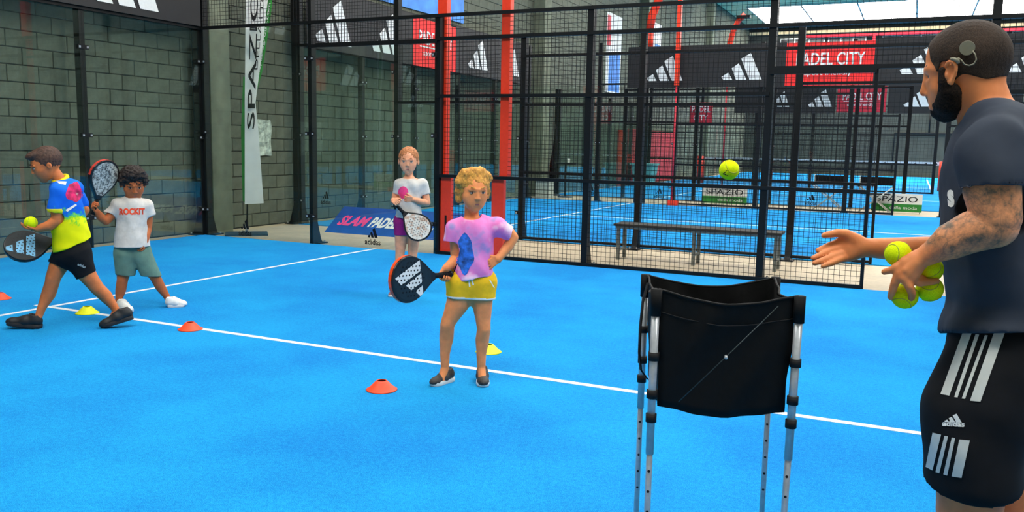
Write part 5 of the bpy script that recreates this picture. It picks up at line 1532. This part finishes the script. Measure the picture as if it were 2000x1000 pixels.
# far (right) arm, open hand
s.limb(b, [(1940, 292, 140, 50), (1920, 400, 165, 46), (1905, 480, 150, 40), (1880, 486, 130, 33), (1820, 489, 95, 27), (1740, 486, 50, 22), (1695, 484, 26, 18.5), (1680, 482, 18, 18)], 10)
for P in ([(1682, 478, 18, 15), (1660, 470, 12, 15), (1640, 474, 4, 10)], [(1682, 484, 18, 15), (1655, 484, 8, 14), (1633, 487, 0, 10)], [(1682, 488, 18, 14), (1655, 494, 6, 13), (1635, 497, -2, 9.5)], [(1680, 490, 17, 13), (1660, 500, 6, 11), (1643, 505, -2, 8.8)],
          [(1672, 470, 14, 14), (1652, 458, 2, 10.5), (1636, 455, -6, 8), (1618, 458, -10, 6.6), (1609, 460, -10, 5.4)],      # thumb
          ):
    s.limb(b, P, 5)
for P in ([(1645, 473, 6, 9.5), (1638, 474, 4, 8.2), (1622, 479, 0, 7.2), (1608, 485, -4, 6.4), (1598, 489, -8, 5.4)],
          [(1640, 485, 0, 9.5), (1630, 487, -4, 8.2), (1613, 494, -12, 7.2), (1600, 500, -18, 6.6), (1589, 504, -24, 5.6)],
          [(1643, 496, -6, 9), (1632, 499, -14, 7.8), (1615, 506, -26, 6.8), (1602, 510.5, -34, 6.2), (1591, 514, -40, 5.2)],
          [(1648, 504, -8, 8.5), (1640, 507, -18, 7), (1627, 513, -30, 6), (1616, 517, -38, 5.4), (1607, 520, -44, 4.6)]):
    s.limb(b, P, 1.6)
# legs
s.limb(b, [(1940, 700, -78, 74), (1906, 850, -95, 70), (1892, 1000, -100, 58), (1884, 1060, -100, 47), (1890, 1150, -95, 45), (1888, 1270, -90, 30), (1884, 1330, -90, 27), (1862, 1390, -90, 24)], 14)
s.limb(b, [(1962, 700, 78, 74), (1968, 850, 80, 70), (1980, 1000, 70, 56), (1984, 1060, 70, 46), (1990, 1150, 75, 44), (1985, 1260, 80, 30), (1982, 1310, 80, 27), (1960, 1350, 80, 24)], 14)
bv, bf = s.finish(.0036, ['skin_man'])
# buzz cut: cropped hair following the scalp
cen = bv[bf].mean(1)
rel = cen - s.p(1894, 112, 0); scl = s.r(s.p(1894, 112, 0), 1.)
uu = 1894 + rel @ s.R / scl; vv = 112 - rel @ s.Z / scl; dd = np.abs(rel @ s.N) / scl
def below(px, py):                                    # hairline as v(u)
    return np.interp(uu, px, py)
hl = below([1790, 1815, 1824, 1828, 1836, 1843, 1846, 1866, 1869, 1878, 1888, 1925, 1958, 1980], [60, 84, 95, 118, 132, 146, 124, 124, 166, 152, 146, 158, 150, 140])
earzone = (uu > 1843) & (uu < 1870) & (vv > 117) & (dd > 56)
hm = (vv < hl) & ~earzone & (dd < 62)
hf = bf[hm]; used, inv = np.unique(hf, return_inverse=True); hf = inv.reshape(hf.shape)
_e = np.concatenate([hf[:, [0, 1]], hf[:, [1, 2]], hf[:, [2, 3]], hf[:, [3, 0]]]); _k = set(map(tuple, _e.tolist()))
_b = np.array([(a_, b_) for a_, b_ in _k if (b_, a_) not in _k]); bvh = bv.copy(); _u = used
for _ in range(12):                                   # soften the stepped hairline
    X_ = bvh[_u]; A_ = np.zeros_like(X_); N_ = np.zeros(len(_u))
    for i_, j_ in ((0, 1), (1, 0)):
        np.add.at(A_, _b[:, i_], X_[_b[:, j_]]); np.add.at(N_, _b[:, i_], 1)
    m_ = N_ > 0; X_[m_] = .5 * X_[m_] + .5 * A_[m_] / N_[m_][:, None]; bvh[_u] = X_
nrm = vnormals(bv, bf)[used]; bv = bvh; hv = bv[used] + nrm * (.0022 + .0006 * vnoise(bv[used], 300, 1))[:, None]
# give the cropped layer a rim so that it closes on the scalp
e = np.concatenate([hf[:, [0, 1]], hf[:, [1, 2]], hf[:, [2, 3]], hf[:, [3, 0]]]); key = {}
for a_, b_ in e: key[(int(a_), int(b_))] = 1
bd_ = [(a_, b_) for a_, b_ in key if (b_, a_) not in key]
n0 = len(hv); hv2 = np.concatenate([hv, bv[used] - nrm * .001])
hf2 = np.concatenate([hf, np.array([(b_, a_, a_ + n0, b_ + n0) for a_, b_ in bd_], int)])
obj('hair', (hv2, hf2), 'hair_buzz', s.t, True, label='dark cropped hair')
bd = Sdf()
for d in (-1, 1):
    s.limb(bd, [(1840, 138, d * 50, 7), (1846, 160, d * 49, 13), (1852, 178, d * 40, 19), (1850, 202, d * 24, 23), (1846, 216, 0, 20)], 8)
    s.limb(bd, [(1864, 182, d * 42, 13), (1862, 206, d * 30, 15), (1856, 220, d * 10, 15)], 8)
    s.limb(bd, [(1821, 194, d * 4, 4.5), (1826, 196, d * 14, 6), (1830, 206, d * 20, 9)], 4)
s.limb(bd, [(1830, 217, 0, 12), (1846, 220, 0, 16), (1860, 217, 0, 15)], 8)
s.blob(bd, 1812, 205, 0, 11, 6.5, 15, 3, 's')
s.wear('beard', bd, .0035, ['beard'], lambda v, nr: .0007 * vnoise(v, 300, 3) + .0006 * vnoise(v, 620, 2), label='full dark beard')
for d in (-1, 1):
    e_ = obj('eye', sphere(s.p(1821.5, 149, d * 20), 7.6 * s.S, 16, 10), 'eye_white', s.t, True)
    obj('iris', sphere(s.p(1817.5, 149.5, d * 20.5), 4.6 * s.S, 12, 8), 'eye_brown', e_, True)
    ey = Sdf(); s.limb(ey, [(1808, 133, d * 9, 2.5), (1812, 129, d * 24, 3), (1824, 131, d * 38, 2)], 2); v, f = ey.mesh(.002); obj('eyebrow', (v, f), 'hair_dark', s.t, True)
lp = Sdf(); s.limb(lp, [(1820.5, 200, -9, 5), (1818.5, 200, 9, 5)], 2); s.limb(lp, [(1821.5, 208.5, -8, 5.4), (1819.5, 208.5, 8, 5.4)], 2)
v, f = lp.mesh(.002); obj('lips', (v, f), 'lips', s.t, True)
# hearing device: round coil on the head, cable, ear hook
hd = obj('hearing_device', MB().tube([s.p(1889, 94, -64), s.p(1889, 94, -55)], [12.5 * s.S, 13 * s.S], 28), 'device_grey', s.t, False, label='grey round hearing device behind the ear')
obj('cable', MB().tube([s.p(u, v, d) for u, v, d in ((1900, 99, -63), (1905, 107, -65), (1907, 116, -66), (1902, 125, -66), (1893, 128, -66), (1884, 126, -67), (1878, 118, -68), (1872, 113, -68), (1866, 116, -69))], 1.3 * s.S, 8), 'device_grey', hd, True)
obj('ear_hook', MB().tube([s.p(u, v, d) for u, v, d in ((1856, 115, -66), (1862, 115, -69), (1870, 118, -69), (1872, 124, -68))], [2 * s.S, 3.2 * s.S, 4.2 * s.S, 3 * s.S], 8), 'device_grey', hd, True)
# tee
sh = Sdf()
s.limb(sh, [(1955, 300, 0, 97), (1952, 390, 0, 107), (1957, 520, 0, 101), (1958, 580, 0, 100), (1958, 640, 0, 111), (1958, 690, 0, 114)], 20, 1.62)
s.limb(sh, [(1952, 250, -40, 52), (1944, 276, -110, 58), (1938, 290, -150, 64), (1937, 372, -170, 62)], 18)
s.limb(sh, [(1952, 250, 40, 52), (1944, 276, 110, 58), (1938, 290, 150, 62), (1924, 385, 170, 58)], 18)
s.limb(sh, [(1932, 238, -50, 42), (1940, 225, 0, 40), (1932, 238, 50, 42)], 14)
s.blob(sh, 1934, 416, -176, 88, 62, 100, 3, 's', 14); s.blob(sh, 1905, 460, 175, 88, 66, 90, 3, 's', -10)
s.blob(sh, 1918, 176, 0, 56, 38, 58, 4, 's', -22)
_h = [s.p(1852, 648, 0), s.p(1930, 651, -172), s.p(2010, 649, -110)]; _n = np.cross(_h[1] - _h[0], _h[2] - _h[0])
sh.cut(_h[0], -_n if _n[2] > 0 else _n)
tee = s.wear('shirt', sh, .006, ['navy_tee'], folds(.006, 42, 5, s.v(.5, .2, .85)))
s.decal('lettering', tee, [s.text_px('s', 1853, 405, 1866, 404, 34, 0, .05)], 'white_print')
cp = [s.p(1925 + 50 * math.cos(a), 204 - 18 * math.cos(a) - 3 * math.sin(a), 56 * math.sin(a)) for a in np.linspace(0, 2 * math.pi, 41)]
# shorts
so = Sdf()
s.limb(so, [(1958, 640, 0, 92), (1952, 700, 0, 98)], 16, 1.6)
s.limb(so, [(1950, 690, -72, 90), (1905, 800, -98, 96), (1898, 930, -105, 88)], 16); s.limb(so, [(1965, 700, 78, 90), (1972, 800, 85, 92), (1982, 930, 80, 84)], 16)
so.cut(s.p(1890, 932, -100), unit(s.v(.03, .32, -1))); so.cut(s.p(1950, 605), s.v(0, 0, 1))
shorts = s.wear('shorts', so, .006, ['black_short'], folds(.006, 36, 6, s.v(.7, 0, .6)))
def c4(q): return [(1760 + x / 2.633, 620 + y / 2.633) for x, y in q]
ST = [[(320, 78), (365, 82), (250, 403), (205, 395)], [(385, 87), (403, 90), (292, 412), (275, 410)], [(432, 92), (447, 94), (330, 419), (313, 417)], [(478, 80), (532, 82), (408, 433), (355, 428)],
      [(165, 592), (208, 602), (165, 786), (130, 768)], [(225, 608), (243, 611), (200, 800), (180, 795)], [(262, 617), (279, 620), (240, 812), (220, 806)], [(300, 627), (353, 632), (312, 824), (262, 816)]]
for q in ST: s.decal('stripe', shorts, [c4(q)], 'grey_print', .002, 10)
lg = []
for q in BARS:
    lg.append([(1845 + a_ * 34, 824 - b_ * 17 + a_ * 1.5) for a_, b_ in q])
s.decal('emblem', shorts, lg, 'white_print', .002)
s.decal('lettering', shorts, [s.text_px('adidas', 1841, 832, 1884, 834, 11, 0, .04)], 'white_print', .002)
f1 = V3(*(s.p(1875, 1300, -95)[:2]), 0); f2 = V3(*(s.p(1975, 1300, 80)[:2]), 0); tdir = unit(s.v(-1, -.1, 0))
s.shoe(f1 - tdir * .08, f1 + tdir * .2, 80, 90, ['shoe_black', 'sole_white', 'shoe_white']); s.shoe(f2 - tdir * .08, f2 + tdir * .2, 80, 90, ['shoe_black', 'sole_white', 'shoe_white'])
for (u, v, d), lab, rt in (((1754, 496, -166), 'topmost yellow ball resting on the hand of the trainer', (.4, .2, 0)), ((1767, 578, -158), 'lowest yellow ball gripped by two fingers of the trainer', (1.2, .2, .5)),
                           ((1816, 526, -138), 'yellow ball behind the wrist of the trainer', (.3, 1.2, .2)), ((1816, 564, -136), 'yellow ball hanging under the palm, right of the lowest one', (2., .3, 1))):
    c = s.p(u, v, d); ball(c, lab, rt, s.r(c, 25))
